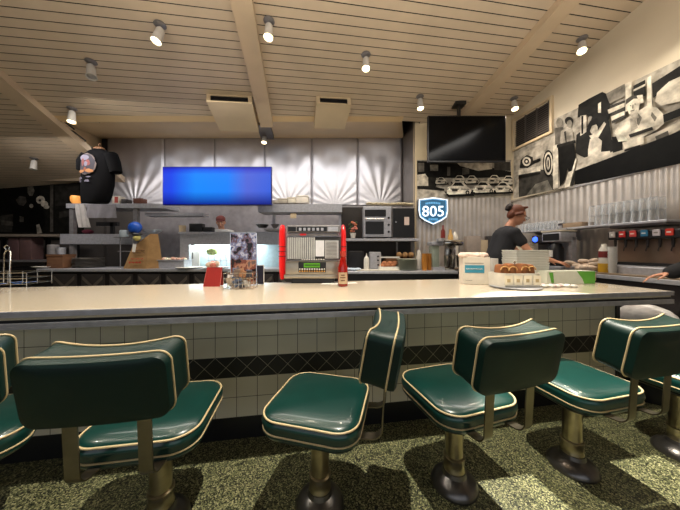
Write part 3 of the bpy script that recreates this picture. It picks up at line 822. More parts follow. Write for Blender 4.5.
dec(m, sx(93), sz(166), W(10, YT2), W(10.5, YT2), yy, 0, 22, .07); dec(m, sx(93), sz(166), W(9.2, YT2), W(9.6, YT2), yy-.002, 1, 22, .05)
dec(m, sx(91), sz(160), W(5.5, YT2), W(2.6, YT2), yy-.004, 2); dec(m, sx(89.5), sz(164.5), W(1.8, YT2), W(3.4, YT2), yy-.005, 3, 12, .2); dec(m, sx(94.5), sz(165), W(3.4, YT2), W(3, YT2), yy-.005, 3, 14, .25); dec(m, sx(93), sz(166.5), W(2, YT2), W(2.4, YT2), yy-.006, 2, 12, .2)
dec(m, sx(87.5), sz(173), W(4, YT2), W(1.7, YT2), yy-.006, 4, 12, .2); dec(m, sx(96.5), sz(173), W(4.6, YT2), W(1.8, YT2), yy-.006, 4, 12, .2); dec(m, sx(92), sz(171), W(1.6, YT2), W(1.6, YT2), yy-.007, 5, 12, .2)
for u, v, a, b in ((85.5,179.5,2.6,.9), (95,178.8,2.6,.8), (84.5,182.6,1.8,1), (93.8,182.6,2.8,1.1)): dec(m, sx(u), sz(v), W(a, YT2), W(b, YT2), yy, 2, 10, .3)
m.build('back_print', [mat('print_cream', (84,72,70), .8), mat('print_black', (38,34,44), .8), mat('print_grey', (100,96,112), .8), mat('print_red', (104,50,48), .8), mat('print_gold', (150,100,56), .8), mat('print_orange', (120,60,36), .8)], t)
m = MB(); m.tube([(sx(91), 0, sz(152)), (sx(99), 0, sz(149)), (sx(107), 0, sz(152))], .012, 8); m.tube([(sx(99), 0, sz(149)), (sx(99), 0, sz(147)), (sx(98.4), 0, sz(144.5)), (sx(100), 0, sz(143.4)), (sx(101), 0, sz(145))], .006, 8)
m.ell((sx(99), 0, sz(149)), (.08,.05,.035), mi=0)
m.build('hanger', WOODB, t, True)

# towels hanging over the left shelf edge
def towel(u0, u1, v0, v1, lb, c, sl=0.):
    Y = YP-.03; a0 = sl; m = MB()
    def f(i, j):
        u = u0+i*(u1-u0)+j*sl; v = v0+j*(v1-v0)
        return Vector((X(u, Y), Y-.012-.012*math.sin(i*14+j*2), Z(v, Y)))-Vector((X((u0+u1)/2, Y), Y, Z(v0, Y)))
    m.grid(f, 20, 8)
    n = len(m.v); m.add([(p[0], p[1]+.008, p[2]) for p in m.v[:n]], [tuple(reversed(q)) for q in m.f[:160]])
    o = m.build('towel', c, loc=(X((u0+u1)/2, Y), Y, Z(v0, Y)), smooth=True); tag(o, lb, 'towel', 'towels over the steel shelf'); return o
towel(75, 86, 204, 227.5, 'pale narrow towel hanging lowest from the steel shelf', mat('pale_towel', (176,170,166), .9), 5)
towel(88, 117, 204.5, 218, 'wide grey towel hanging from the steel shelf behind the narrow one', mat('grey_towel', (136,132,136), .9), 0)
# items on the left top shelf
def boxy(name, lb, cat, u0, u1, v0, v1, Y, c, dp=.12, group=None, extra=None):
    wd = W(u1-u0, Y); h = W(v1-v0, Y); m = MB(); m.box(-wd/2, wd/2, 0, dp, 0, h, bev=min(.006, h*.2))
    ms = [c if not isinstance(c, tuple) else mat('m_%d_%d_%d' % c, c, .6)]
    if extra: 
        for (a, b, p, q, c2) in extra:
            m.box(-wd/2+a*wd, -wd/2+b*wd, -.003, .001, p*h, q*h, len(ms)); ms.append(mat('m_%d_%d_%d' % c2, c2, .6))
    return simple(name, lb, cat, m, ms, loc((u0+u1)/2, v1, Y), group=group)
boxy('carton', 'small white and red carton right of the black shirt', 'box', 112, 119.5, 196, 203.5, 4.25, (206,196,180), extra=[(.35,.8,.1,.9,(170,60,48))])
boxy('tin', 'dark tin beside the white and red carton', 'tin', 121, 127, 199, 203.5, 4.25, (46,40,40))
boxy('food_tray', 'low dark red tray at the right end of the left shelf', 'tray', 133, 142, 198, 203.5, 4.25, (92,52,38))
m = MB(); m.lathe([(0,0), (.05,0), (.07,.04), (.075,.1), (.06,.13), (0.001,.135)], n=20)
simple('amber_lamp', 'small glowing amber lamp at the left end of the steel shelf', 'lamp', m, mat('amber_glow', (230,160,80), .5, emit=(230,150,70), es=.5), loc(76, 203.5, 4.3))
# under the shelf
m = MB(); m.lathe([(0,0), (.05,0), (.14,.07), (.15,.09), (.14,.09), (0.001,.03)], n=24)
simple('serving_bowl', 'shallow metal bowl on top of the steel frame behind the paper bag', 'bowl', m, STEEL, loc(152, 235, YP+.15))
m = MB(); m.ell((0,0,.04), (.09,.06,.04)); simple('red_cloth', 'crumpled dark red cloth on the left heat shelf', 'cloth', m, mat('dark_red_cloth', (104,38,52), .9), loc(88, 234, YP+.15))
# stacked plates under the heat shelf
for s_, (u, n, Y) in enumerate(((89, 7, 4.25),)):
    for k in range(n):
        m = MB(); m.lathe([(0,0), (.1,0), (.2,.018), (.205,.022), (0.001,.012)], n=28)
        o = simple('plate', 'off-white plate in the stack under the left heat shelf', 'plate', m, mat('offwhite_plate', (150,144,136), .4), (X(u, Y), Y, .906+k*.023), group='plates under the heat shelf')
# upturned blue cap figure on the bag : a round blue container, a white jar and a figurine-like cup
m = MB(); m.ell((0,0,.10), (.11,.07,.1)); m.lathe([(0,0), (.06,0), (.06,.02), (0.001,.02)], n=20, mi=1)
simple('blue_bowl', 'round bright blue ball-like tub above the paper bag', 'tub', m, [mat('bright_blue', (30,86,190), .4), BLACK], (X(135,4.11), 4.11, 1.467))
m = MB(); m.lathe([(0,0), (.055,0), (.06,.02), (.06,.1), (.05,.115), (0.001,.115)], n=20)
simple('white_jar', 'small white jar left of the blue tub', 'jar', m, mat('jar_white', (170,182,190), .4), (X(124,4.11), 4.11, 1.412))
t = thing('small_figurine', 'little pale-yellow and black figurine in front of the paper bag top', 'figurine', loc(137, 241, 3.90))
m = MB(); m.ell((0,0,.05), (.055,.04,.05)); m.build('body', mat('pale_yellow', (206,196,120), .6), t, True)
m = MB(); m.ell((0,0,.10), (.075,.05,.028)); m.build('hat', BLACK, t, True)
# support for those: a small rack standing on the counter
m = MB()
for x in (-.2,.0,.14): m.tube([(x,0,0),(x,0,.50-.1*(x>.05))], .008, 8)
m.tube([(-.24,0,.27),(.2,0,.27)], .008, 8); m.box(-.27,.0,-.05,.05,.495,.505); m.box(-.05,.16,-.05,.05,.55,.56)
simple('wire_holder', 'thin dark wire holder behind the paper bag', 'rack', m, STEELD, (X(132,4.1),4.11,.906))
# tan takeaway bag
YG = 3.93
t = thing('paper_bag', 'brown paper takeaway bag with red print standing on the back counter', 'bag', (X(141,YG), YG, .906))
bw = W(32, YG); bh = W(35, YG)
vs = [(-bw*.55,0,0),(bw*.18,-.02,0),(bw*.55,.10,0),(-bw*.3,.11,0),(-bw*.34,.04,bh*.62),(bw*.26,.02,bh),(bw*.42,.08,bh),(-bw*.2,.10,bh*.7)]
m = MB(); m.add(vs, [(0,1,2,3),(0,1,5,4),(1,2,6,5),(2,3,7,6),(3,0,4,7),(4,5,6,7)]); m.build('paper', mat('kraft_paper', (158,122,78), .85, 0, .08, 14, .2), t)
m = MB()
def scrawl(m, x0, x1, z, h, y, mi=0, r=.0035, k=9):
    m.tube([(x0+(x1-x0)*i/(k*4), y, z+h*math.sin(i*1.7)*(.6+.4*math.sin(i*.6))) for i in range(k*4+1)], r, 5, mi)
scrawl(m, -.17, .02, .10, .022, -.03); scrawl(m, -.14, .05, .155, .014, -.022, k=6); scrawl(m, -.12, .07, .25, .008, -.014, 1, .003); scrawl(m, -.11, .06, .29, .008, -.005, 1, .003)
m.build('red_print', [mat('print_ink_red', (176,44,30), .8), mat('print_ink_dark', (90,52,36), .8)], t)
m = MB(); m.prism([(-.12,.27),(-.07,.26),(-.05,.38),(-.10,.39)], -.03, -.026); m.build('order_slip', PAPER, t, label='white slip of paper stuck on the bag')
# steel pan of food
t = thing('steam_pan', 'steel pan heaped with chopped food right of the paper bag', 'pan', (X(168.5,4.0), 4.0, .906))
m = MB(); wd = W(31, 4.0); m.box(-wd/2, wd/2, 0, .22, 0, .13, bev=.012); m.box(-wd/2-.012, wd/2+.012, -.012, .232, .125, .135); m.build('pan', STEEL, t)
m = MB()
for k in range(22): m.ell((random.uniform(-.2,.2), random.uniform(.03,.19), .14+random.uniform(0,.02)), (.035,.03,.022), 8, 6, mi=k % 2)
m.build('food', [mat('chopped_ham', (196,150,130), .8), mat('chopped_onion', (214,206,180), .8)], t, True)
# small black speakers and bottles on the pass wall
for k, (u0, u1, v0, lb) in enumerate(((189, 202, 223.5, 'black radio on top of the pass wall'), (203, 212, 227, 'short black box beside the radio on the pass wall'))):
    o = boxy('black_box', lb, 'radio' if k == 0 else 'box', u0, u1, v0, 232, YP, BLACK, .1)
m = MB(); m.lathe([(0,0), (.05,0), (.055,.11), (0.001,.11)], n=18); simple('plastic_cup', 'cream plastic cup on the pass wall left of the radio', 'cup', m, CREAM, loc(182.5, 232, YP+.05))
m = MB(); m.lathe([(0,0), (.06,0), (.1,.05), (.105,.055), (0.001,.02)], n=22); simple('dark_bowl', 'dark round bowl on the lower overshelf left of the jukebox', 'bowl', m, BLACK, loc(262.5, 228, YR+.22))

# ================================================================== ovens and toast station
YO = 3.9
t = thing('oven_shelf', 'long steel shelf under the toaster ovens', 'shelf', (X(383, YO), YO, .905))
zs = Z(238.5, YO)-.905
m = MB(); m.box(X(345,YO)-t.location.x, X(419,YO)-t.location.x, 0, .29, zs-.04, zs, bev=.004); m.build('shelf_board', STEEL, t)
for u in (346.5, 400, 417): m = MB(); m.box(X(u,YO)-t.location.x-.012, X(u,YO)-t.location.x+.012, .20, .225, 0, zs-.04); m.build('post', STEELD, t)
m = MB(); m.box(X(340,YO)-t.location.x, X(416,YO)-t.location.x, .29, .3, 0, Z(204, YO)-.905); m.build('back_panel', mat('dark_brown_panel', (40,34,30), .6), t)
def oven(u0, u1, v0, v1, Y, lb):
    w_ = W(u1-u0, Y); h = W(v1-v0, Y); t = thing('toaster_oven', lb, 'oven', loc((u0+u1)/2, v1, Y))
    m = MB(); m.box(-w_/2, w_/2, 0, .26, .015, h, bev=.006)
    for x in (-w_/2+.03, w_/2-.03): m.box(x-.01, x+.01, .02, .2, 0, .016)
    m.build('body', STEEL, t)
    m = MB(); m.box(-w_/2+.03, w_*.22, -.012, .0, .06, h*.52, 1); m.box(-w_/2+.015, w_*.26, -.008, .001, .04, h*.6, 0); m.build('door', [STEEL, BLACK], t)
    m = MB(); m.tube([(-w_/2+.03, -.03, h*.6), (w_*.24, -.03, h*.6)], .009, 8); m.tube([(-w_/2+.04, -.03, h*.6), (-w_/2+.04, 0, h*.6)], .006, 6); m.tube([(w_*.22, -.03, h*.6), (w_*.22, 0, h*.6)], .006, 6); m.build('handle', CHROME, t, True)
    m = MB(); m.box(-w_/2+.02, w_*.3, -.004, .001, h*.68, h*.9); m.build('upper_opening', BLACK, t)
    for k in range(3):
        m = MB(); m.lathe([(0,0), (.018,0), (.016,.016), (.001,.018)], n=14, M=Mx((1,0,0),(0,0,1),(0,-1,0),(w_*.4, 0, h*(.2+.22*k)))); m.build('knob', BLACK, t, True)
    return t
oven(363.5, 391.5, 206.5, 238, YO+.02, 'stainless toaster oven with glass door on the shelf left of the black oven')
w_ = W(22, YO); h = W(31, YO)
t = thing('black_oven', 'black cabinet oven with a white note stuck on its door', 'oven', loc(403.5, 238, YO+.02))
m = MB(); m.box(-w_/2, w_/2, .01, .26, 0, h, bev=.005); m.build('body', STEELD, t)
m = MB(); m.box(-w_/2+.008, w_/2-.008, -.01, .01, .01, h-.02); m.build('door', BLACK, t)
m = MB(); m.box(.01, .085, -.013, -.009, h*.42, h*.68); m.build('note', mat('pinkish_note', (206,186,176), .8), t, label='pale paper note')
m = MB(); m.lathe([(0,0), (.012,0), (.012,.02), (.001,.021)], n=12, M=Mx((1,0,0),(0,0,1),(0,-1,0),(-w_/2+.05, -.008, h*.52))); m.build('knob', CHROME, t, True)
# things on the ovens
m = MB()
for k in range(12): m.ell((-.32+.06*k, random.uniform(-.02,.03), .02+.02*random.random()), (.06,.07,.022), 10, 6)
simple('bread_bag', 'long bag of pale rolls lying on top of the ovens', 'bread', m, mat('pale_rolls', (204,190,156), .7, 0, .15, 20), loc(389, 206, YO+.14))
# flower pot left of the oven
t = thing('flower_pot', 'small white pot with pink flowers left of the toaster oven', 'plant', loc(353, 238, YO+.1))
m = MB(); m.lathe([(0,0), (.035,0), (.05,.08), (.044,.08), (0.001,.06)], n=18); m.build('pot', WHITE, t, True)
m = MB()
for k in range(14): m.ell((random.uniform(-.05,.05), random.uniform(-.04,.04), .11+random.uniform(0,.14)), (.028,.02,.02), 8, 6, mi=k % 3)
m.build('flowers', [mat('pink_petals', (196,120,104), .8), mat('leaf_green', (60,76,46), .8), mat('orange_petals', (190,110,70), .8)], t, True)
# toast counter under the shelf
YK = 3.55
t = thing('toast_counter', 'dark fronted steel counter below the ovens', 'counter', (X(405, YK), YK, 0))
xa_, xb_ = X(341, YK)-t.location.x, X(458, YK)-t.location.x
m = MB(); m.box(xa_, xb_, 0, .60, .86, .9, bev=.005); m.build('top', STEEL, t)
m = MB(); m.box(xa_+.02, xb_-.02, .02, .58, 0, .86); m.build('body', BLACK, t)
def on(u, Y, dz=.902): return (X(u, Y), Y, dz)
t = thing('squeeze_bottle', 'white squeeze bottle below the toaster oven', 'bottle', on(366.5, 3.66))
m = MB(); m.lathe([(0,0), (.038,0), (.04,.01), (.04,.16), (.03,.19), (0.001,.19)], n=20); m.build('body', WHITE, t, True)
m = MB(); m.lathe([(0,.19), (.028,.19), (.01,.21), (.005,.25), (0.001,.25)], n=14); m.build('nozzle', WHITE, t, True)
t = thing('toaster', 'steel toaster right of the white squeeze bottle', 'toaster', on(375.5, 3.85))
m = MB(); m.box(-.09, .09, 0, .16, .01, .27, bev=.02); m.box(-.07,.07,.02,.14,0,.02); m.build('body', STEEL, t, True)
m = MB(); m.box(-.06, -.02, .03, .13, .265, .272); m.box(.02, .06, .03, .13, .265, .272); m.build('slot', BLACK, t)
for z in (.07, .14, .2): m = MB(); m.lathe([(0,0), (.014,0), (.001,.014)], n=12, M=Mx((1,0,0),(0,0,1),(0,-1,0),(.04, 0, z))); m.build('knob', BLACK, t, True)
t = thing('dark_toaster', 'dark boxy toaster left of the squeeze bottle', 'toaster', on(357, 3.87))
m = MB(); m.box(-.13, .11, 0, .15, 0, .28, bev=.015); m.build('body', BLACK, t, True)
m = MB(); m.box(-.1, .08, .03, .06, .275, .283); m.box(-.1, .08, .09, .12, .275, .283); m.build('slot', STEELD, t)
t = thing('glass_tray', 'pale rectangular tray of brown rolls right of the steel toaster', 'tray', on(390, 3.70))
m = MB(); m.box(-.15, .15, 0, .2, 0, .012); 
for a in ((-.15,.15,0,.01), (-.15,.15,.19,.2), (-.15,-.14,.01,.19), (.14,.15,.01,.19)): m.box(a[0],a[1],a[2],a[3],.012,.05)
for x in (-.145,.145): m.box(x-.005,x+.005,.0,.01,.05,.2)
m.box(-.15,.15,0,.01,.18,.2); m.build('tray', PAPER, t)
for k in range(6):
    m = MB(); m.ell((-.1+.04*k, .09+.03*(k % 2), .055+.035*(k % 2)), (.05,.055,.04), 12, 8); m.build('roll', mat('brown_roll', (176,112,72), .7, 0, .15, 20), t, True)
for k in range(9):
    m = MB(); m.lathe([(0,0), (.1,0), (.15,.014), (.155,.018), (0.001,.01)], n=26)
    simple('plate', 'greenish white plate in the stack left of the orange cups', 'plate', m, mat('greenish_plate', (186,190,176), .35), on(407, 3.74, .901+.0185*k), group='plates on the toast counter')
for k, (u, y) in enumerate(((399,4.0),(405,4.0),(411,4.0))):
    m = MB(); m.ell((0,0,.0), (.045,.06,.05), 14, 8)
    simple('bread_loaf', ('small tan loaf behind the plates, leftmost of three','small tan loaf behind the plates, middle of three','small tan loaf behind the plates, rightmost of three')[k], 'bread', m, mat('tan_loaf', (170,130,84), .8, 0, .2, 20), on(u, y, 1.12))
m = MB(); m.box(-.3,.17,0,.20,0,.165); simple('bread_shelf', 'low brown ledge under the small tan loaves', 'shelf', m, WOODB, on(405, 3.91, .902))
m = MB(); m.prism([(-.32,0),(.3,.0),(.3,.012),(-.32,.012)], -.12, .08); simple('cutting_board', 'pale cutting board lying in front of the rolls', 'board', m, mat('board_pale', (196,190,176), .6), on(378, 3.68, .902))
m = MB()
for k in range(7): m.ell((-.1+.035*k, random.uniform(-.03,.03), .02), (.04,.05,.02), 10, 6)
simple('folded_cloth', 'pale bluish cloth crumpled right of the ketchup bottle', 'cloth', m, mat('pale_blue_cloth', (178,190,204), .9, 0, .1, 20), on(351, 3.62))
# stacked orange tumblers
for i, (u, y) in enumerate(((424.5, 3.66), (429.5, 3.72))):
    for k in range(5):
        m = MB(); m.lathe([(0,0), (.034,0), (.042,.11), (.038,.11), (0.001,.02)], n=18)
        o = simple('orange_tumbler', 'amber plastic tumbler in the %s stack left of the drink machine' % ('left' if i == 0 else 'right'), 'cup', m, mat('amber_plastic', (190,126,52), .35), on(u, y, .902+k*.034), group='amber tumblers in the %s stack' % ('left' if i == 0 else 'right'))
m = MB(); m.lathe([(0,0), (.04,0), (.045,.2), (.03,.24), (.02,.3), (0.001,.3)], n=16)
simple('white_bottle', 'tall white bottle between the ovens and the blue sign', 'bottle', m, WHITE, on(419, 3.95))
# drink machine and mixer
t = thing('drink_dispenser', 'steel and clear drink dispenser left of the white box of napkins', 'dispenser', on(440, 3.62))
m = MB(); m.box(-.10, .07, 0, .2, 0, .05); m.box(-.10, -.0, .02, .18, .05, .36, 1, bev=.01); m.box(-.12, .05, 0, .2, .36, .42, 0, bev=.012); m.build('body', [STEEL, mat('cloudy_plastic', (150,160,146), .2)], t, True)
m = MB(); m.lathe([(0,.42), (.05,.42), (.055,.46), (0.001,.47)], n=18); m.build('lid', STEEL, t, True)
t = thing('milkshake_mixer', 'chrome three headed drink mixer right of the clear dispenser', 'mixer', on(454.5, 3.64))
m = MB(); m.box(-.13, .13, 0, .2, 0, .04, bev=.008); m.box(-.08, .08, .12, .2, .04, .38, bev=.02); m.box(-.14, .14, .0, .2, .36, .45, bev=.03); m.build('stand', CHROME, t, True)
for x in (-.09, 0, .09):
    m = MB(); m.lathe([(0,.05), (.03,.05), (.04,.22), (.036,.22), (0.001,.07)], c=(x,.05,0), n=18); c_ = m.build('cup', CHROME, t, True)
    m = MB(); m.tube([(x,.05,.38),(x,.05,.2)], .006, 6); m.build('spindle', STEELD, t)
for k, (u, dz, c, lb) in enumerate(((443, .475, (120,36,30), 'dark red bottle on top of the drink dispenser'), (450.5, .0, (190,150,90), 'yellowish bottle standing behind the drink mixer'), (455, .0, (222,214,200), 'white round canister behind the drink mixer'))):
    m = MB(); m.lathe([(0,0), (.03,0), (.03,.1), (.012,.14), (.012,.19), (0.001,.19)] if k < 2 else [(0,0), (.05,0), (.05,.5), (.03,.56), (0.001,.6)], n=16)
    if k == 1:
        m = MB(); m.lathe([(0,0), (.04,0), (.04,.52), (.02,.56), (.02,.62), (0.001,.62)], n=16)
    simple('bottle', lb, 'bottle', m, mat('btl_%d' % k, c, .3), on(u, 3.7 if k == 0 else 3.90+.1*(k-1), .902+dz))
# lit neon beer badge
YN = 4.12
t = thing('beer_sign', 'glowing white and blue shield sign reading 805 on the ribbed steel', 'sign', (X(433, YN), YN, Z(211, YN)))
k_ = YN/F
sh = [(-14,-11),(-6,-12.2),(0,-13),(6,-12.2),(14,-11),(14.3,0),(13,6),(8,9.5),(0,13.3),(-8,9.5),(-13,6),(-14.3,0)]
def shp(s_): return [(a*s_*k_, -b*s_*k_) for a, b in sh]
m = MB(); m.prism(shp(1.03), 0, .05); m.build('backing', mat('sign_navy', (26,46,66), .4), t)
GLW = mat('sign_glow_white', (230,240,250), .4, emit=(225,240,255), es=1.25); GLB = mat('sign_glow_blue', (90,150,190), .4, emit=(84,146,190), es=.9)
m = MB(); m.prism(shp(.86), -.004, .0); m.build('face', mat('sign_face', (40,84,112), .4, emit=(44,92,124), es=.55), t)
m = MB(); m.tube([(a, -.012, b) for a, b in shp(.99)], .0085, 8, closed=True); m.build('outer_tube', GLW, t, True, label='white glowing border tube')
m = MB(); m.tube([(a, -.008, b) for a, b in shp(.9)], .006, 8, closed=True); m.build('inner_tube', GLB, t, True)
m = MB(); m.text('805', .25, FACE((0,-.012,-.015)), 0, .008); o = m.build('numerals', GLW, t)
m = MB()
for k in range(9): m.box(-.125+.028*k, -.125+.028*k+.018, -.012, -.004, .105+.012*math.cos((k-4)*.35), .135+.012*math.cos((k-4)*.35))
for k in range(5): m.box(-.075+.032*k, -.075+.032*k+.02, -.012, -.004, -.155, -.12)
m.build('small_lettering', GLB, t)
# small shelf right of it with papers, jars
YQ = 3.95
t = thing('bar_back_counter', 'dark back counter with steel top under the ribbed wall', 'counter', (X(490, 3.62), 3.62, 0))
xa_, xb_ = X(459, 3.62)-t.location.x, X(503, 3.62)-t.location.x
m = MB(); m.box(xa_, xb_, 0, .5, .88, .92, bev=.005); m.build('top', STEELD, t)
m = MB(); m.box(xa_+.01, xb_-.01, .02, .5, 0, .88); m.build('body', BLACK, t)
for u0, u1, v0, v1, c, lb, n_ in ((467, 481, 236, 252, (150,138,128), 'grey brown box on the bar back counter, left of the dark machine', 'storage_box'), (481, 488, 240, 254, (178,160,132), 'small tan carton on the bar back counter', 'carton'), (488, 499, 236, 256, (44,40,40), 'dark box on the bar back counter behind the woman', 'storage_box'), (470, 478, 253, 262, (190,182,176), 'pale tub in front of the grey brown box', 'tub')):
    Y = 3.95 if v1 < 258 else 3.75; wd = W(u1-u0, Y); h = Z(v0, Y)-.92; m = MB(); m.box(-wd/2, wd/2, 0, .1, 0, h, bev=.006)
    simple(n_, lb, 'box', m, mat('bx_%d' % c[0], c, .6), (X((u0+u1)/2, Y), Y, .921))
# ================================================================== far left corner
YL = 5.0
def mapL(u, v, Y=YL+.18): return Vector((X(u, Y), Y, Z(v, Y)))
L = [(26, [(-20,181),(84,181),(84,240),(-20,240)]), (15, [(0,183),(40,183),(40,214),(0,214)]),
     (70, [(16,200),(20,196),(26,197),(27,202),(24,206),(19,205)]), (12, [(13,206),(25,206),(30,214),(30,232),(12,232)]), (90, [(20,216),(24,217),(24,222),(20,222)]),
     (100, [(28,193),(28,187),(33,185),(35,191),(33,196),(30,196)]), (10, [(28,198),(36,196),(43,204),(46,224),(40,232),(28,232)]),
     (190, circ(41, 200, 4.5, 4)), (200, circ(45, 204, 3.6, 3)), (60, circ(40.5, 200.5, 1.4, 1.3)), (170, circ(47, 207, 3, 2)), (150, circ(32, 206, 2, 2)),
     (150, [(37,225),(40,224),(43,233),(38,234)]), (60, [(14,214),(0,216),(0,232),(13,232)]), (84, [(2,220),(14,222),(14,226),(2,225)]),
     (84, [(51,184),(54,184),(54,232),(51,232)]), (44, [(56,186),(80,186),(80,206),(56,206)]), (56, [(60,212),(72,210),(72,216),(60,218)])]
mural('wall_mural', 'dark photograph of two people in black suits holding pale flowers at the far left', mapL, offT, L)
m = MB(); m.box(X(-30,YL), X(82,YL), 0, .1, 0, W(4.5,YL)); o = m.build('trim_9', mat('cream_rail', (170,152,128), .5), loc=(0, YL, Z(181, YL))); struct(o)
m = MB(); m.box(-10, X(104,YH), YH-.0, YH+.06, 0, 3.0); struct(m.build('trim_10', mat('dim_kitchen_wall')))
YA = 4.5
t = thing('corner_shelving', 'dark shelf unit with thin pale edge in the far left corner', 'shelf', (X(20, YA), YA, 0))
x0, x1 = X(-25, YA)-t.location.x, X(57, YA)-t.location.x
m = MB(); m.box(x0, x1, 0, .4, Z(236.5,YA), Z(234,YA)); m.build('upper_board', mat('dim_shelf_edge', (130,118,106), .5), t)
m = MB(); m.box(x0, x1, 0, .4, Z(262,YA), Z(260,YA)); m.build('lower_board', STEELD, t)
m = MB(); m.box(x0, x1, .0, .4, 0, .88); m.build('base_cabinet', BLACK, t)
for u in (-24, 24, 55.5): m = MB(); m.box(X(u,YA)-t.location.x-.02, X(u,YA)-t.location.x+.02, .34, .4, .88, Z(236.5,YA)); m.build('post', BLACK, t)
for i, (u0, u1, v0, v1, c, lb) in enumerate(((8, 18, 238, 246, (92,66,66), 'pinkish box on the corner shelf, left'), (19, 31, 237.5, 246, (100,74,72), 'pinkish box on the corner shelf, right'))):
    Y = YA+.05; wd = W(u1-u0, Y); m = MB(); 
    m.box(-wd/2, wd/2, 0, .2, 0, Z(v0,Y)-Z(260,Y), bev=.01); simple('storage_box', lb, 'box', m, mat('pbx%d' % i, c, .7), (X((u0+u1)/2,Y), Y, Z(260,Y)+.001))
YB2 = 4.0
m = MB(); wd = W(16, YB2); h = W(14, YB2); m.box(-wd/2, wd/2, 0, .2, 0, h, bev=.006); m.box(-wd/2-.006, wd/2+.006, -.006, .206, h-.03, h, 0)
simple('cardboard_box', 'brown cardboard box at the left end of the steel back counter', 'box', m, mat('cardboard', (112,76,50), .8), (X(54.5,YB2), YB2, .906))
m = MB(); m.lathe([(0,0), (.07,0), (.07,.15), (.066,.155), (0.001,.155)], n=22); simple('metal_canister', 'grey metal canister on the cardboard box, left one', 'canister', m, STEELD, (X(52,YB2+.06), YB2+.08, .906+h+.001))
m = MB(); m.lathe([(0,0), (.05,0), (.055,.11), (0.001,.11)], n=22); simple('metal_canister', 'shorter steel canister on the cardboard box, right one', 'canister', m, STEEL, (X(60,YB2+.06), YB2+.08, .906+h+.001))
m = MB(); m.lathe([(0,0), (.08,0), (.15,.025), (.155,.03), (0.001,.015)], n=24); simple('oval_plate', 'pale plate left of the cardboard box', 'plate', m, WHITE, (X(42,YB2), YB2+.05, .906))

# ================================================================== things on the lunch counter
def onc(u, v):       # a point on the counter top
    Y = (H-HC)*F/(v-250); return (X(u, Y), Y, HC+.001), Y
# chrome wire caddy at the far left
p, Y = onc(17, 285.5)
t = thing('wire_caddy', 'empty chrome wire condiment rack at the far left of the counter', 'caddy', p, TH)
m = MB(); a, b = .16, .10
for z in (.02, .065, .11):
    m.tube([(-a,-b,z),(a,-b,z),(a,b,z),(-a,b,z)], .0035, 6, closed=True)
for x in (-a,-a/3,a/3,a):
    for y in (-b, b): m.tube([(x,y,0),(x,y,.11)], .003, 6)
for x in (-a/3, a/3): m.tube([(x,-b,.02),(x,b,.02)], .003, 6)
m.build('basket', CHROME, t, True)
m = MB(); m.tube([(-.09,0,.02),(-.09,0,.25),(-.075,0,.285),(-.06,0,.29),(-.045,0,.27),(-.05,0,.02)], .005, 8); m.tube([(-.075,0,.285),(-.09,0,.31),(-.07,0,.33),(-.05,0,.31),(-.06,0,.285)], .004, 6); m.build('handle', CHROME, t, True)
# red card, menu card, packet basket
p, Y = onc(212, 286.5)
t = thing('red_menu', 'red folded menu card standing on the counter', 'menu', p, .12)
m = MB(); w_ = W(17, Y); h = W(19, Y)
m.add([(-w_/2,0,0),(w_/2,-.02,0),(w_/2+.008,.01,h),(-w_/2+.02,.03,h),(-w_/2,.07,0),(w_/2,.06,0),(-w_/2,.004,0),(w_/2,-.016,0),(w_/2+.008,.014,h-.001),(-w_/2+.02,.034,h-.001)], [(0,1,2,3),(4,5,2,3),(6,7,8,9)])
m.build('card', mat('menu_red', (150,34,28), .5), t)
m = MB(); m.tube([(-w_/2,0,0),(w_/2,-.02,0),(w_/2+.008,.01,h),(-w_/2+.02,.03,h)], .002, 6, closed=True); m.build('edging', mat('edge_pink', (196,130,122), .5), t)
p, Y = onc(243.5, 285)
w_ = W(25.5, Y); h = W(52, Y)
t = thing('menu_stand', 'tall picture menu card in a clear stand behind the packet basket', 'menu', p, .03)
MP = NT('menu_picture', .25)
tc = MP.n('ShaderNodeTexCoord'); n1 = MP.n('ShaderNodeTexNoise'); n1.inputs['Scale'].default_value = 14; n1.inputs['Detail'].default_value = 5; MP.l(tc.outputs['Object'], n1.inputs['Vector'])
sp = MP.n('ShaderNodeSeparateXYZ'); MP.l(tc.outputs['Object'], sp.inputs[0])
crm = MP.n('ShaderNodeValToRGB'); e = crm.color_ramp.elements; crm.color_ramp.interpolation = 'CONSTANT'
e[0].position = 0; e[0].color = rgb((24,22,28)); e[1].position = .45; e[1].color = rgb((96,74,86)); 
for q, c in ((.5, (112,116,150)), (.56, (176,176,196)), (.63, (62,74,120))):
    k = e.new(q); k.color = rgb(c)
crn = MP.n('ShaderNodeValToRGB'); e = crn.color_ramp.elements; crn.color_ramp.interpolation = 'CONSTANT'
e[0].position = 0; e[0].color = rgb((40,26,22)); e[1].position = .44; e[1].color = rgb((120,70,56)); 
for q, c in ((.52, (170,120,96)), (.6, (110,90,84))):
    k = e.new(q); k.color = rgb(c)
MP.l(n1.outputs['Fac'], crm.inputs['Fac']); MP.l(n1.outputs['Fac'], crn.inputs['Fac'])
MP.l(MP.mix(MP.math('GREATER_THAN', sp.outputs[2], h*.48), crn.outputs['Color'], crm.outputs['Color']), MP.b.inputs['Base Color'])
m = MB(); m.box(-w_/2, w_/2, -.002, .002, .004, h); m.build('picture_card', MP.m, t)
m = MB()
for a in ((-w_/2-.003, -w_/2+.001, 0, h), (w_/2-.001, w_/2+.003, 0, h), (-w_/2, w_/2, h-.003, h+.002)): m.box(a[0], a[1], -.004, .004, a[2], a[3])
m.box(-w_/2-.003, w_/2+.003, -.03, .03, 0, .004); m.build('frame', mat('clear_edge', (190,200,226), .1), t)
p, Y = onc(257, 285.2); 
w2 = W(12, Y); h2 = W(20, Y)
t = thing('small_table_sign', 'small dark card with a white edge right of the picture menu', 'sign', (p[0]+.0, p[1]+.03, p[2]), 0)
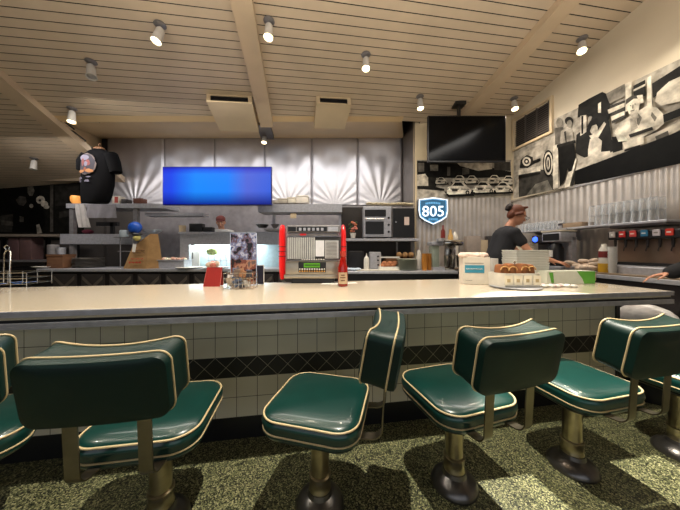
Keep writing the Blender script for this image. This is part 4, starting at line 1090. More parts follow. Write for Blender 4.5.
m = MB(); m.box(-w2/2, w2/2, 0, .006, 0, h2, 1); m.box(-w2/2+.005, w2/2-.005, -.002, .0, .006, h2-.005, 0); m.build('card', [mat('card_navy', (26,26,44), .5), PAPER], t)
p, Y = onc(241, 288.6)
t = thing('packet_basket', 'wire basket crammed with sauce packets in front of the picture menu', 'basket', p, .05)
a = W(34, Y)/2-.02; b = .05; m = MB()
for z in (.006, .04, .08, .12): m.tube([(-a,-b,z),(a,-b,z),(a,b,z),(-a,b,z)], .0022, 6, closed=True)
for k in range(9):
    x = -a+2*a*k/8
    for y in (-b, b): m.tube([(x,y,.0),(x,y,.12)], .002, 5)
m.build('basket', CHROME, t, True)
pk = [mat('packet_%d' % i, c, .5) for i, c in enumerate(((190,170,150), (130,110,100), (60,56,64), (170,120,84), (206,200,196), (96,110,140)))]
for k in range(34):
    m = MB(); M = Matrix.Translation((random.uniform(-a+.03, a-.03), random.uniform(-b+.012, b-.012), .03+.10*random.random())) @ Matrix.Rotation(random.uniform(-.5,.5), 4, 'Y') @ Matrix.Rotation(random.uniform(-.25,.25), 4, 'X')
    m.box(-.022, .022, -.003, .003, -.026, .026, 0, M, bev=.002); m.build('packet', pk[k % 6], t)

# tabletop jukebox
p, Y = onc(312.5, 283.5)
t = thing('jukebox', 'chrome jukebox selector with red side columns standing on the counter', 'jukebox', p, 0)
k_ = Y/F; SX = lambda u: (u-312.5)*k_; SZ = lambda v: (281.5-v)*k_
m = MB(); m.box(SX(291), SX(334), .01, .2, 0, SZ(276.5), bev=.006); m.build('base', BLACK, t)
m = MB(); m.box(SX(285), SX(340), .0, .22, SZ(276.5), SZ(259.5), bev=.012); m.box(SX(284), SX(341), -.012, .2, SZ(276.5), SZ(272.5), bev=.006); m.build('lower_body', mat('juke_chrome', (176,166,150), .28, .8), t, True)
m = MB(); m.box(SX(285), SX(340), .03, .2, SZ(259.5), SZ(223.5), bev=.01); m.build('case', STEEL, t, True)
m = MB(); m.box(SX(286.5), SX(340), .0, .04, SZ(230.5), SZ(223.5), bev=.005)
m.box(SX(288), SX(296), -.004, .002, SZ(229.5), SZ(225), 1); m.box(SX(297), SX(327), -.004, .002, SZ(229.5), SZ(225), 1); m.box(SX(328), SX(338), -.004, .002, SZ(229.5), SZ(225), 2)
for q in range(6): m.box(SX(299+4.4*q), SX(301.5+4.4*q), -.006, -.003, SZ(228.8), SZ(226), 2)
m.box(SX(288), SX(338), .01, .04, SZ(233.5), SZ(231.5), 0); m.box(SX(300), SX(306), .004, .012, SZ(233.6), SZ(231.6), 3)
m.build('top_rail', [STEELD, BLACK, STEEL, RED], t)
for k in range(13):
    u = 286.8+k*(315-286.8)/13
    m = MB(); m.box(SX(u+.3), SX(u+1.75), .012, .034, SZ(257), SZ(235.3)); m.build('title_strip', mat('title_strip', (182,182,180), .4), t)
m = MB(); m.box(SX(286), SX(341), .026, .034, SZ(258), SZ(234.8)); m.build('title_backing', mat('title_back', (66,64,62), .4), t)
m = MB(); m.box(SX(315.5), SX(324), .004, .034, SZ(254.5), SZ(238.5)); m.build('card', mat('juke_card', (222,222,226), .5), t, label='plain white card')
m = MB(); m.box(SX(325), SX(338.5), .010, .034, SZ(256.5), SZ(238.5))
for q in range(12): m.box(SX(326), SX(337), .008, .0105, SZ(255.8-q*1.4), SZ(255.3-q*1.4), 1)
m.build('song_list', [mat('juke_list', (186,186,186), .5), GREY], t)
m = MB()
for q in range(10): m.ell((SX(302+q*2.4), .012, SZ(257.8)), (.0075,.008,.0075), 8, 6)
m.build('selector_buttons', mat('white_button', (210,206,200), .3), t, True)
m = MB(); m.box(SX(298.5), SX(326), -.008, .004, SZ(270.5), SZ(260), bev=.004); m.build('display_panel', BLACK, t)
m = MB(); m.box(SX(304), SX(320), -.012, -.006, SZ(265.5), SZ(261.2))
m.build('display', mat('green_display', (60,110,20), .4, emit=(92,160,26), es=.55), t, label='lit green display')
m = MB()
for q in range(13): m.box(SX(305+q*1.15), SX(305.7+q*1.15), -.0135, -.0118, SZ(264.2), SZ(262.4))
m.build('display_digits', mat('digit_dark', (24,50,14), .4), t)
for r_ in range(2):
    for q in range(11):
        m = MB(); m.lathe([(0,0), (.0075,0), (.006,.008), (.0001,.009)], n=10, M=Mx((1,0,0),(0,0,1),(0,-1,0),(SX(300+q*2.45), -.006, SZ(267.2+2.1*r_)))); m.build('key', mat('amber_key', (206,150,70), .35) if r_ else WHITE, t, True)
for s_ in (-1, 1):
    uc = 280.5 if s_ < 0 else 343.5
    m = MB(); pts = []; 
    prof = [(SX(uc-2.6), 4), (SX(uc+2.6), 4)]
    zs_ = [SZ(278), SZ(276.5), SZ(270), SZ(262), SZ(250), SZ(238), SZ(229), SZ(224.5), SZ(222.5)]
    ws_ = [.5, .72, .92, 1, 1, 1, .92, .75, .45]; n = 14; vs = []
    for z, w3 in zip(zs_, ws_):
        for q in range(n):
            aa = 2*PI*q/n; off = -s_*(1-w3)*.008
            vs.append((SX(uc)+off+.024*w3*math.cos(aa), .07+.085*w3*math.sin(aa), z))
    fs = [tuple(range(n))]+[(i*n+k, i*n+(k+1) % n, (i+1)*n+(k+1) % n, (i+1)*n+k) for i in range(8) for k in range(n)]+[tuple(8*n+k for k in range(n))]
    m.add(vs, fs); col_ = m.build('side_column', mat('red_glow_plastic', (214,30,30), .3, emit=(214,24,24), es=.35), t, True, label='bright red rounded side column')
    for v in (244.8, 249.5, 254.5):
        m = MB(); m.tube([(SX(uc)+.0255*math.cos(2*PI*q/16), .07+.087*math.sin(2*PI*q/16), SZ(v)) for q in range(16)], .003, 6, closed=True); m.build('band', BLACK, col_)
# ketchup
p, Y = onc(342.8, 286.2)
t = thing('ketchup_bottle', 'red ketchup bottle with tan label in front of the jukebox', 'bottle', p)
r = W(10, Y)/2; h = W(35, Y)
m = MB(); m.lathe([(0,0), (r*.9,0), (r,.006), (r,h*.45), (r*.93,h*.55), (r*.6,h*.75), (r*.45,h*.86), (0.001,h*.86)], n=28); m.build('glass', mat('ketchup_red', (150,24,16), .12, 0, .1, 20, coat=.5), t, True)
m = MB(); m.lathe([(r*.5,h*.84), (r*.55,h*.85), (r*.55,h), (.0001,h)], n=22); m.build('cap', mat('ketchup_cap', (196,60,44), .4), t, True)
m = MB(); m.grid(lambda i, j: ((r+.0007)*math.sin(-1.0+2*i), -(r+.0007)*math.cos(-1.0+2*i), h*.08+j*h*.32), 12, 1); m.build('label', mat('ketchup_label', (196,170,136), .6), t)
m = MB(); 
for z, q in ((.16, .7), (.24, .9), (.31, .6)): m.grid(lambda i, j: ((r+.0014)*math.sin((-1.0+2*i)*.6*q), -(r+.0014)*math.cos((-1.0+2*i)*.6*q), h*z+j*h*.03), 8, 1)
m.build('label_print', mat('label_print', (110,70,50), .6), t)
m = MB()
for k in range(3): m.box(-.09+.01*k, .05+.008*k, -.04, .04, .0008*k+.0002, .0008*k+.0008, 0, Matrix.Rotation(.2*k-.2, 4, 'Z'))
p, Y = onc(332, 284); simple('paper_napkin', 'thin white paper napkins lying under the jukebox corner', 'napkin', m, PAPER, p)
p, Y = onc(351, 283.2); m = MB(); m.box(-.04, .05, -.03, .03, .0, .002); simple('paper_slip', 'white slip of paper right of the ketchup bottle', 'paper', m, PAPER, p, .3)

# white carton with blue label, full of napkins
p, Y = onc(476.5, 284.5)
t = thing('napkin_carton', 'white open carton with blue label, stuffed with napkins', 'carton', p, -.18)
w_ = W(25, Y); h = W(27.5, Y); dp = .12
m = MB(); m.box(-w_/2, w_/2, 0, dp, 0, h, bev=.003); m.build('box', mat('carton_white', (216,206,190), .6), t)
m = MB(); m.box(-w_/2+.014, w_/2-.045, -.003, .0, h*.42, h*.70); m.box(w_/2, w_/2+.003, .015, dp-.02, h*.42, h*.70); m.build('blue_label', mat('label_blue', (56,140,166), .5), t)
m = MB(); scrawl(m, -w_/2+.024, w_/2-.06, h*.56, .006, -.0045, 0, .0018); scrawl(m, -w_/2+.02, -w_/2+.07, h*.14, .003, -.001, 1, .001); m.box(-w_/2+.014, w_/2-.05, -.0015, 0, h*.76, h*.78, 1); m.build('label_print', [PAPER, GREY], t)
m = MB()
for k in range(16): m.ell((-w_/2+.01+(w_-.02)*((k*.618) % 1), .02+(dp-.04)*((k*.37) % 1), h+.012), (.036,.03,.026), 9, 6, M=Matrix.Rotation(k, 4, 'Z') @ Matrix.Rotation(.4*math.sin(k), 4, 'X'))
m.build('napkins', mat('pinkish_napkins', (226,202,186), .9, 0, .08, 30), t, True)
m = MB(); m.box(0, .05, 0, .1, 0, h*.92, bev=.003); p2, Y2 = onc(494, 282.4); simple('grey_carton', 'plain grey-white carton wedged behind the napkin carton', 'carton', m, mat('grey_carton', (172,166,158), .7), (p2[0]-.01, p2[1], p2[2]))

# bread tray with mini loaves
p, Y = onc(514.5, 287.5)
t = thing('jam_caddy', 'round white caddy of jam packets with toasted loaves and a finial', 'caddy', p, 0)
k_ = Y/F
m = MB(); m.lathe([(0,0), (.145,0), (.172,.008), (.172,.012), (0.001,.012)], n=36); m.build('tray', STEEL, t, True)
m = MB(); out = rrect(.31, .20, .06, 6); n = len(out); vs = [(x, y+.02, .013) for x, y in out]+[(x*1.03, y*1.03+.02, .115) for x, y in out]+[(x*.97, y*.97+.02, .115) for x, y in out]+[(x*.94, y*.94+.02, .02) for x, y in out]
fs = [tuple(range(n)), tuple(3*n+k for k in range(n))]+[(i*n+k, i*n+(k+1) % n, (i+1)*n+(k+1) % n, (i+1)*n+k) for i in range(3) for k in range(n)]
m.add(vs, fs); m.build('holder', mat('white_holder', (206,200,188), .35), t, True)
for k in range(4):
    m = MB(); x = -.105+.07*k; m.box(x-.028, x+.028, -.0905, -.0855, .03, .10); m.box(x-.012, x+.012, -.0915, -.09, .05, .075, 1); m.build('packet', [mat('packet_cream', (216,206,184), .5), mat('packet_mark', (170,150,110), .6)], t)
for k, x in enumerate((-.112, -.040, .040, .112)):
    M = Matrix.Translation((x, .0-.012*(k in (1,2)), .06)) @ Matrix.Rotation((.12, -.1, .1, -.12)[k], 4, 'Y')
    m = MB(); m.box(-.030, .030, -.04, .05, 0, .118+.008*(k in (1,2)), 0, M, bev=.017); lf = m.build('loaf', mat('toast_brown', (140,84,42), .75, 0, .2, 22), t, True)
    m = MB(); m.tube([M @ Vector((.031*math.cos(q), -.041, .075+.03*math.sin(q))) for q in [PI*i_/8 for i_ in range(9)]], .004, 6); m.build('crust', mat('pale_crust', (206,160,100), .8), lf, True, label='pale crust rim')
m = MB(); m.tube([(0,.0,.02),(0,.0,.19)], .004, 8); m.ell((0,0,.196), .009, 12, 8); m.build('finial', CHROME, t, True)

# square white plates / containers stacked
p, Y = onc(533, 283)
wd = W(32, Y); nP = 13; hp = W(33, Y)/nP
for k in range(nP):
    m = MB(); m.box(-wd/2, wd/2, -.0, .2, 0, hp*.55, bev=.002); m.box(-wd/2-.004, wd/2+.004, -.004, .204, hp*.55, hp*.93, bev=.002)
    simple('takeout_tray', 'white square tray in the tall stack behind the loaves', 'tray', m, mat('tray_white', (196,194,184), .5), (p[0]+.003*math.sin(k*2.1), p[1], p[2]+k*hp), group='white square trays in the tall stack')
# green and white box
p, Y = onc(571, 284.2)
t = thing('wrap_box', 'long white and green carton lying behind the crumpled napkins', 'carton', p, .05)
w_ = W(50, Y); h = W(13, Y)
m = MB(); m.box(-w_/2, w_/2, 0, .12, 0, h, bev=.003); m.build('box', mat('wrap_white', (196,196,180), .5), t)
GR = mat('wrap_green', (84,150,50), .5)
m = MB(); m.prism([(w_*.12,h),(w_*.3,h*.98),(w_*.5,h*.98),(w_*.5,.003),(w_*.28,.003),(w_*.24,h*.4)], -.003, 0); m.build('green_print', GR, t)
m = MB(); m.prism([(-w_*.46,h*.9),(-w_*.38,h*.9),(-w_*.36,h*.1),(-w_*.41,h*.1)], -.003, 0); m.build('green_stripe', GR, t)
m = MB()
for k in range(15): m.ell((-.15+.021*k, random.uniform(-.02,.02), .010), (.026,.022,.010+.006*random.random()), 9, 6, mi=k % 3, M=Matrix.Rotation(k*1.3, 4, 'Z'))
p, Y = onc(553, 287); simple('crumpled_napkins', 'crumpled white and pink napkins at the front of the counter', 'napkin', m, [PAPER, mat('napkin_pink', (206,180,176), .8), WHITE], (p[0], p[1], p[2]))
m = MB(); m.box(-.035,.04,-.03,.03,0,.075,bev=.01); p, Y = onc(589, 281); simple('paper_cup_holder', 'small tan paper sleeve at the right end of the green carton', 'cup', m, mat('tan_sleeve', (196,170,130), .7), (p[0],p[1],p[2]))
# ================================================================== right wall side (frame: x toward the viewer along the wall, -y into the room)
RO = CW(XW, 4.2)
def RT(name, lb, cat, x, z, y=0., group=None):
    p = CW(XW+y, 4.2-x); return thing(name, lb, cat, (p.x, p.y, z), TH-PI/2, group)
def RS(name, lb, cat, m, mt, x, z, y=0., group=None, extra=0., smooth=True):
    p = CW(XW+y, 4.2-x); o = m.build(name, mt, loc=(p.x, p.y, z), rot=TH-PI/2+extra, smooth=smooth); tag(o, lb, cat, group); return o
def xr_at(u, y):      # distance along the wall for picture column u at stand-off y
    a = (u-340)/F; Y = (XW+y)/(a*ct+st); Xw = a*Y; return 4.2-(-Xw*st+Y*ct)
def zr_at(u, v, y):
    a = (u-340)/F; Y = (XW+y)/(a*ct+st); return Z(v, Y)
# long glass shelf
xs0, xs1 = xr_at(518, -.28), xr_at(667, -.28)
zsf = 1.475
t = RT('glass_shelf', 'long steel shelf full of upturned glasses on the right wall', 'shelf', xs0, zsf)
Ls = xs1-xs0
m = MB(); m.box(0, Ls, -.28, -.03, -.022, 0, bev=.004); m.build('shelf_board', STEEL, t)
m = MB(); m.box(Ls-.42, Ls, -.285, -.05, -.05, -.022, bev=.004); m.build('end_box', mat('dark_shelf_box', (52,46,46), .4, .3), t)
for x in (.22, Ls*.42):
    m = MB(); m.prism([(0,-.022),(0,-.17),(-.001,-.17)], 0, .01); 
    m = MB(); m.add([(x-.008,-.03,-.022),(x-.008,-.24,-.022),(x-.008,-.03,-.16),(x+.008,-.03,-.022),(x+.008,-.24,-.022),(x+.008,-.03,-.16)], [(0,1,2),(3,5,4),(0,3,4,1),(1,4,5,2),(0,2,5,3)]); m.build('bracket', STEELD, t)
GLS = mat('clear_glass', (240,244,248), .06, 0, 0)
_n = GLS.node_tree; _lw = _n.nodes.new('ShaderNodeLayerWeight'); _lw.inputs['Blend'].default_value = .35
_r = _n.nodes.new('ShaderNodeMapRange'); _r.inputs['To Min'].default_value = .07; _r.inputs['To Max'].default_value = .75
_n.links.new(_lw.outputs['Facing'], _r.inputs['Value']); _n.links.new(_r.outputs['Result'], _n.nodes['Principled BSDF'].inputs['Alpha'])
m = MB(); m.lathe([(.026,0), (.029,0), (.036,.105), (.037,.112), (.030,.114), (.0001,.114)], n=16)
gp = thing('drinking_glass', 'clear tumbler upside down on the glass shelf', 'glass', (0,0,0), TH-PI/2, 'glasses on the right wall shelf')
gm = MB(); gm.lathe([(.0345,.0), (.036,0), (.030,.110), (.0001,.112), (.0001,.104), (.0275,.103), (.0345,.0)], n=16)
gm.add([], []); 
bpy.data.objects.remove(gp)
gl_first = None
def glass(x, y, z, lb, grp):
    global gl_first
    p = CW(XW+y, 4.2-x)
    if gl_first is None:
        gl_first = gm.build('drinking_glass', GLS, loc=(p.x, p.y, z), smooth=True); o = gl_first
    else:
        o = gl_first.copy(); COL.objects.link(o); o.location = (p.x, p.y, z)
    tag(o, lb, 'glass', grp)
xg0, xg1 = xr_at(594, -.2), xr_at(655, -.2)
N = 9
for k in range(N):
    for y in (-.22, -.13):
        for lv in range(2):
            glass(xg0+(xg1-xg0)*k/(N-1), y, zsf+.001+lv*.114, 'clear tumbler upside down, %s layer of the near double-stacked row' % ('lower' if lv == 0 else 'upper'), 'glasses in the near %s layer' % ('lower' if lv == 0 else 'upper'))
xg0, xg1 = xr_at(522, -.2), xr_at(556, -.2)
for k in range(10):
    for y in (-.22, -.12): glass(xg0+(xg1-xg0)*k/9, y, zsf+.001, 'clear tumbler standing singly on the far part of the wall shelf', 'glasses in the far single row')
x0, x1 = xr_at(560, -.25), xr_at(583, -.25)
m = MB(); m.box(x0, x1, -.27, -.08, 0, .055, bev=.005); m.box(x0-.004, x0+.05, -.275, -.075, 0, .06, 1)
RS('shelf_tray', 'tan tray with dark end between the two groups of glasses', 'tray', m, [mat('tan_tray', (150,128,104), .5), mat('dark_tray_end', (60,56,62), .4)], 0, zsf+.001)
# bar counter along the right wall
t = RT('bar_side_counter', 'stainless counter with ice bin along the right wall', 'counter', 0, 0)
xa_, xb_ = .74, 2.85
m = MB(); m.box(xa_, xb_, -.51, 0, .915, .955, bev=.005); m.build('top', STEEL, t)
m = MB(); m.box(xa_+.01, xb_-.01, -.49, 0, 0, .915); m.build('body', mat('black_steel_front', (40,36,36)), t)
m = MB(); m.box(xr_at(600,-.4), xb_-.1, -.40, -.16, .956, 1.045, bev=.01); m.box(xr_at(600,-.4), xb_-.1, -.50, -.405, .956, .972, 1, bev=.004); m.build('ice_bin', [STEEL, mat('bin_lid_tan', (150,132,110), .4, .5)], t)
m = MB(); m.box(xr_at(598,-.16), xb_-.1, -.17, -.14, 1.045, 1.075); m.build('rail', BLACK, t)
# soda dispenser
xd0, xd1 = xr_at(606, -.30), xr_at(672, -.30)
t = RT('soda_dispenser', 'soda fountain head with six coloured buttons and nozzles on the right wall', 'dispenser', xd0, 1.06)
Ld = xd1-xd0
m = MB(); m.box(-.02, Ld+.35, -.12, -.03, 0, .30, bev=.004); m.build('splash_panel', mat('splash_steel', (150,132,116), .3, .85, .1, 5), t)
m = MB(); m.box(-.02, Ld+.35, -.25, -.12, .245, .33, bev=.012); m.build('head', BLACK, t)
cs = [((170,164,160), 'grey'), ((196,44,40), 'red'), ((206,70,66), 'red'), ((40,110,150), 'blue'), ((196,190,196), 'white'), ((210,54,36), 'red')]
for k, (c, nm) in enumerate(cs):
    x = .025+k*(Ld-.03)/5.4
    b = MB(); b.box(x-.026, x+.026, -.262, -.25, .27, .333, bev=.004); b_ = b.build('button', mat('soda_%d' % k, c, .4), t, label=nm+' soda button')
    g = MB(); 
    if nm != 'grey': g.box(x-.016, x+.012, -.2645, -.2615, .295, .306)
    else: g.box(x-.008, x+.008, -.2645, -.2615, .292, .308)
    g.build('button_mark', PAPER if nm != 'white' else GREY, b_)
    n_ = MB(); n_.tube([(x,-.215,.25),(x,-.215,.20),(x+.003,-.222,.165)], [.013,.011,.008], 10); n_.tube([(x+.003,-.222,.19),(x+.004,-.245,.14),(x+.004,-.243,.13)], .004, 6); n_.build('nozzle', mat('nozzle_black', (38,32,30), .35), t, True)
# bottles and towel pile at the far end of the ice bin
def rz0(u, v, y): return xr_at(u, y)
t = RT('syrup_bottle', 'white bottle with dark red label and yellow base left of the soda fountain', 'bottle', xr_at(604, -.44), .973, -.44)
m = MB(); m.lathe([(0,0), (.042,0), (.045,.01), (.045,.09), (0.001,.09)], n=22); m.build('base', mat('yellow_plastic', (206,160,44), .4), t, True, label='yellow lower part')
m = MB(); m.lathe([(0,.09), (.040,.09), (.040,.22), (.022,.26), (.018,.29), (0.001,.29)], n=22); m.build('body', WHITE, t, True)
m = MB(); m.lathe([(.0405,.15), (.0415,.15), (.0415,.215), (.0405,.215)], n=22); m.build('label', mat('dark_red', (110,30,30), .5), t, True)
t = RT('foam_cup_stack', 'white stack of cups right of the yellow based bottle', 'cup', xr_at(612, -.42), .973, -.42)
m = MB(); 
for k in range(8): m.lathe([(0,.03*k), (.03,.03*k), (.038,.03*k+.05), (.001,.03*k+.05)], n=18)
m.build('cups', mat('foam_white', (206,206,204), .6), t, True)
m = MB()
for k in range(22): m.ell((random.uniform(-.13,.13), random.uniform(-.04,.05), .03+.10*random.random()*(1-abs(k-11)/14)), (.07,.045,.03), 10, 7, M=Matrix.Rotation(k*1.1, 4, 'Z') @ Matrix.Rotation(.3*math.sin(k), 4, 'Y'))
RS('towel_heap', 'heap of pale bar towels on the steel counter behind the green carton', 'towel', m, mat('bar_towel', (206,186,166), .9, 0, .12, 25), xr_at(584, -.41), .958, -.41)
m = MB(); m.box(-.05,.05,-.05,.09,0,.06,bev=.008); RS('steel_insert', 'low steel tray on the side counter by the coffee brewer', 'tray', m, STEELD, xr_at(573.5, -.44), .957, -.44)
# coffee brewer
t = RT('coffee_brewer', 'tall steel coffee brewer with glass decanter window behind the tray stack', 'coffee machine', xr_at(560, -.37), .957, -.37)
m = MB(); m.box(-.12, .12, -.13, .09, 0, .05, bev=.006); m.box(-.12, .12, .02, .09, .05, .40, bev=.004); m.box(-.12, .12, -.13, .09, .34, .46, bev=.015); m.build('body', STEEL, t, True)
m = MB(); m.box(-.10, .10, -.136, -.128, .36, .44, bev=.003); m.build('front_panel', BLACK, t)
m = MB(); m.box(-.125, .125, -.135, .095, .46, .48, bev=.005); m.build('top_plate', mat('warm_top', (206,196,176), .3, .3), t)
m = MB(); m.lathe([(0,.05), (.07,.05), (.075,.08), (.075,.26), (.05,.32), (0.001,.33)], c=(0,-.055,0), n=26); m.build('decanter', BLACK, t, True)
m = MB(); m.box(-.025, .025, -.137, -.129, .16, .24); m.build('decanter_label', PAPER, t)
t = RT('water_dispenser', 'dark dispenser with a glowing blue button left of the coffee brewer', 'dispenser', xr_at(547.5, -.35), .957, -.35)
m = MB(); m.box(-.08, .08, -.06, .06, 0, .42, bev=.01); m.box(-.09, .09, -.14, .06, .33, .43, bev=.01); m.build('body', mat('smoky_black', (38,34,38), .3), t, True)
m = MB(); m.lathe([(0,0), (.035,0), (.03,.012), (.001,.014)], n=20, M=Mx((1,0,0),(0,0,1),(0,-1,0),(-.04, -.14, .38))); m.build('blue_button', mat('blue_light', (60,100,240), .3, emit=(50,90,255), es=3), t, True, label='round blue glowing light')
m = MB(); m.box(-.05,.06,-.02,.02,0,.03,bev=.005); m.lathe([(0,.03),(.02,.03),(.02,.06),(.001,.06)], n=12)
simple('small_press', 'small steel press on top of the coffee brewer', 'coffee tool', m, STEEL, tuple(CW(XW-.36, 4.2-xr_at(560,-.36), .957+.4815)))
# pale folded cloths beyond the woman
m = MB()
for k in range(5): m.box(-.16+.01*k, .16-.012*k, -.09, .09, .03*k, .03*k+.027, bev=.008)
RS('folded_towels', 'stack of cream folded towels in front of the woman at the back', 'towel', m, mat('cream_towel', (214,204,180), .9), xr_at(521, -.3), 1.14, -.3)
m = MB(); m.box(-.2,.2,-.12,.12,0,.18,bev=.005); RS('black_bin_box', 'black box under the cream folded towels', 'box', m, BLACK, xr_at(521, -.3), .957, -.3)
# clear jars / utensil cluster at the back
for k, (u, y, c, lb) in enumerate(((526, -.42, (170,168,166), 'silver shaker nearest the woman on the side counter'), (530, -.45, (90,86,90), 'dark grey shaker beside the silver one'))):
    m = MB(); m.lathe([(0,0), (.035,0), (.04,.14), (.02,.2), (0.001,.21)], n=18); RS('cocktail_shaker', lb, 'shaker', m, mat('shk%d' % k, c, .25, .8), xr_at(u, y), .957, y)
# ================================================================== people
HAIRM = mat('auburn_hair', (104,52,28), .6, 0, .2, 60, .3)
def remesh(mb, name, mt, vox, parent, sm=4, fac=.5):
    o = mb.build(name, mt)
    a = o.modifiers.new('r', 'REMESH'); a.mode = 'VOXEL'; a.voxel_size = vox; a.use_smooth_shade = True
    b = o.modifiers.new('s', 'SMOOTH'); b.iterations = sm; b.factor = fac
    bpy.context.view_layer.update()
    dg = bpy.context.evaluated_depsgraph_get()
    me = bpy.data.meshes.new_from_object(o.evaluated_get(dg)); o.modifiers.clear(); o.data = me
    for p in me.polygons: p.use_smooth = True
    if parent is not None: o.parent = parent
    return o
def V(*a): return Vector(a)
def hand(m, w, d, side, curl=.5, pal=V(0,0,-1), L=.17):
    """palm + five unequal bent fingers; w wrist, d direction, pal = palm-facing direction, side=+1 thumb toward +across"""
    d = d.normalized(); ac = d.cross(pal).normalized()*side; pl = (pal-d*pal.dot(d)).normalized()
    pc = w+d*L*.28
    for k in range(4):
        a = w+ac*(.021-.014*k); b = w+d*L*.52+ac*(.030-.020*k); m.cap(a, b, .0135, .0115)
    for k, (ln, r) in enumerate(((.40,.0085), (.45,.0088), (.42,.0083), (.32,.0074))):
        p = w+d*L*.50+ac*(.031-.0205*k); dd = d+ac*(.10-.06*k)
        for j, f in enumerate((.45, .32, .23)):
            dd2 = (dd+pl*curl*(.35+.45*j)).normalized(); q = p+dd2*L*ln*f*1.1; m.cap(p, q, r*(1-.07*j), r*(1-.1*(j+1))); p = q
    p = w+d*L*.12+ac*.022; q = p+(d*.6+ac*.8+pl*.3).normalized()*L*.26; m.cap(p, q, .0125, .0105)
    r_ = q+(d*.9+ac*.3+pl*.4).normalized()*L*.2; m.cap(q, r_, .0100, .0085); m.cap(r_, r_+(d+pl*.5).normalized()*L*.12, .0085, .0075)
def head(m, c, f, up, s=1.):
    """c = centre of the skull, f = facing, up"""
    f = f.normalized(); r = f.cross(up).normalized(); u = r.cross(f)
    M = Mx(r, f, u)
    m.ell(c+u*.02*s-f*.008*s, (.076*s,.095*s,.095*s), 20, 14, M=M)
    m.ell(c-u*.045*s+f*.025*s, (.058*s,.066*s,.07*s), 18, 12, M=M)
    m.ell(c-u*.095*s+f*.055*s, (.03*s,.028*s,.022*s), 12, 8, M=M)
    m.cap(c+f*.088*s+u*.012*s, c+f*.108*s-u*.026*s, .009*s, .0135*s)
    m.ell(c+f*.088*s-u*.060*s, (.024*s,.012*s,.007*s), 12, 8, M=M); m.ell(c+f*.086*s-u*.071*s, (.020*s,.012*s,.007*s), 12, 8, M=M)
    m.ell(c+f*.078*s+u*.026*s, (.058*s,.018*s,.009*s), 12, 8, M=M)
    for sgn in (-1, 1):
        m.ell(c+r*sgn*.078*s-u*.012*s-f*.005*s, (.010*s,.020*s,.032*s), 12, 8, M=M)
        m.ell(c+r*sgn*.040*s+f*.066*s-u*.022*s, (.02*s,.018*s,.016*s), 10, 8, M=M)
    return M
def face_bits(t, c, f, up, s=1., brow=(70,44,30)):
    f = f.normalized(); r = f.cross(up).normalized(); u = r.cross(f); M = Mx(r, f, u)
    for sgn in (-1, 1):
        m = MB(); m.ell(c+r*sgn*.031*s+f*.080*s+u*.004*s, (.0135*s,.009*s,.008*s), 12, 8, M=M); m.ell(c+r*sgn*.031*s+f*.0875*s+u*.004*s, (.006*s,.003*s,.006*s), 10, 6, 1, M=M)
        m.build('eye', [mat('eye_white', (214,208,200), .3), mat('eye_dark', (40,28,22), .2)], t, True)
    for sgn in (-1, 1):
        m = MB(); m.tube([c+r*sgn*.018*s+f*.091*s+u*.024*s, c+r*sgn*.034*s+f*.089*s+u*.029*s, c+r*sgn*.050*s+f*.076*s+u*.024*s], .0032*s, 6); m.build('eyebrow', mat('brow_%d' % brow[0], brow, .8), t, True)
    m = MB(); m.ell(c+f*.097*s-u*.060*s, (.021*s,.006*s,.0045*s), 12, 6, M=M); m.ell(c+f*.094*s-u*.069*s, (.018*s,.006*s,.0045*s), 12, 6, M=M); m.build('lips', mat('lip', (160,84,76), .5), t, True)
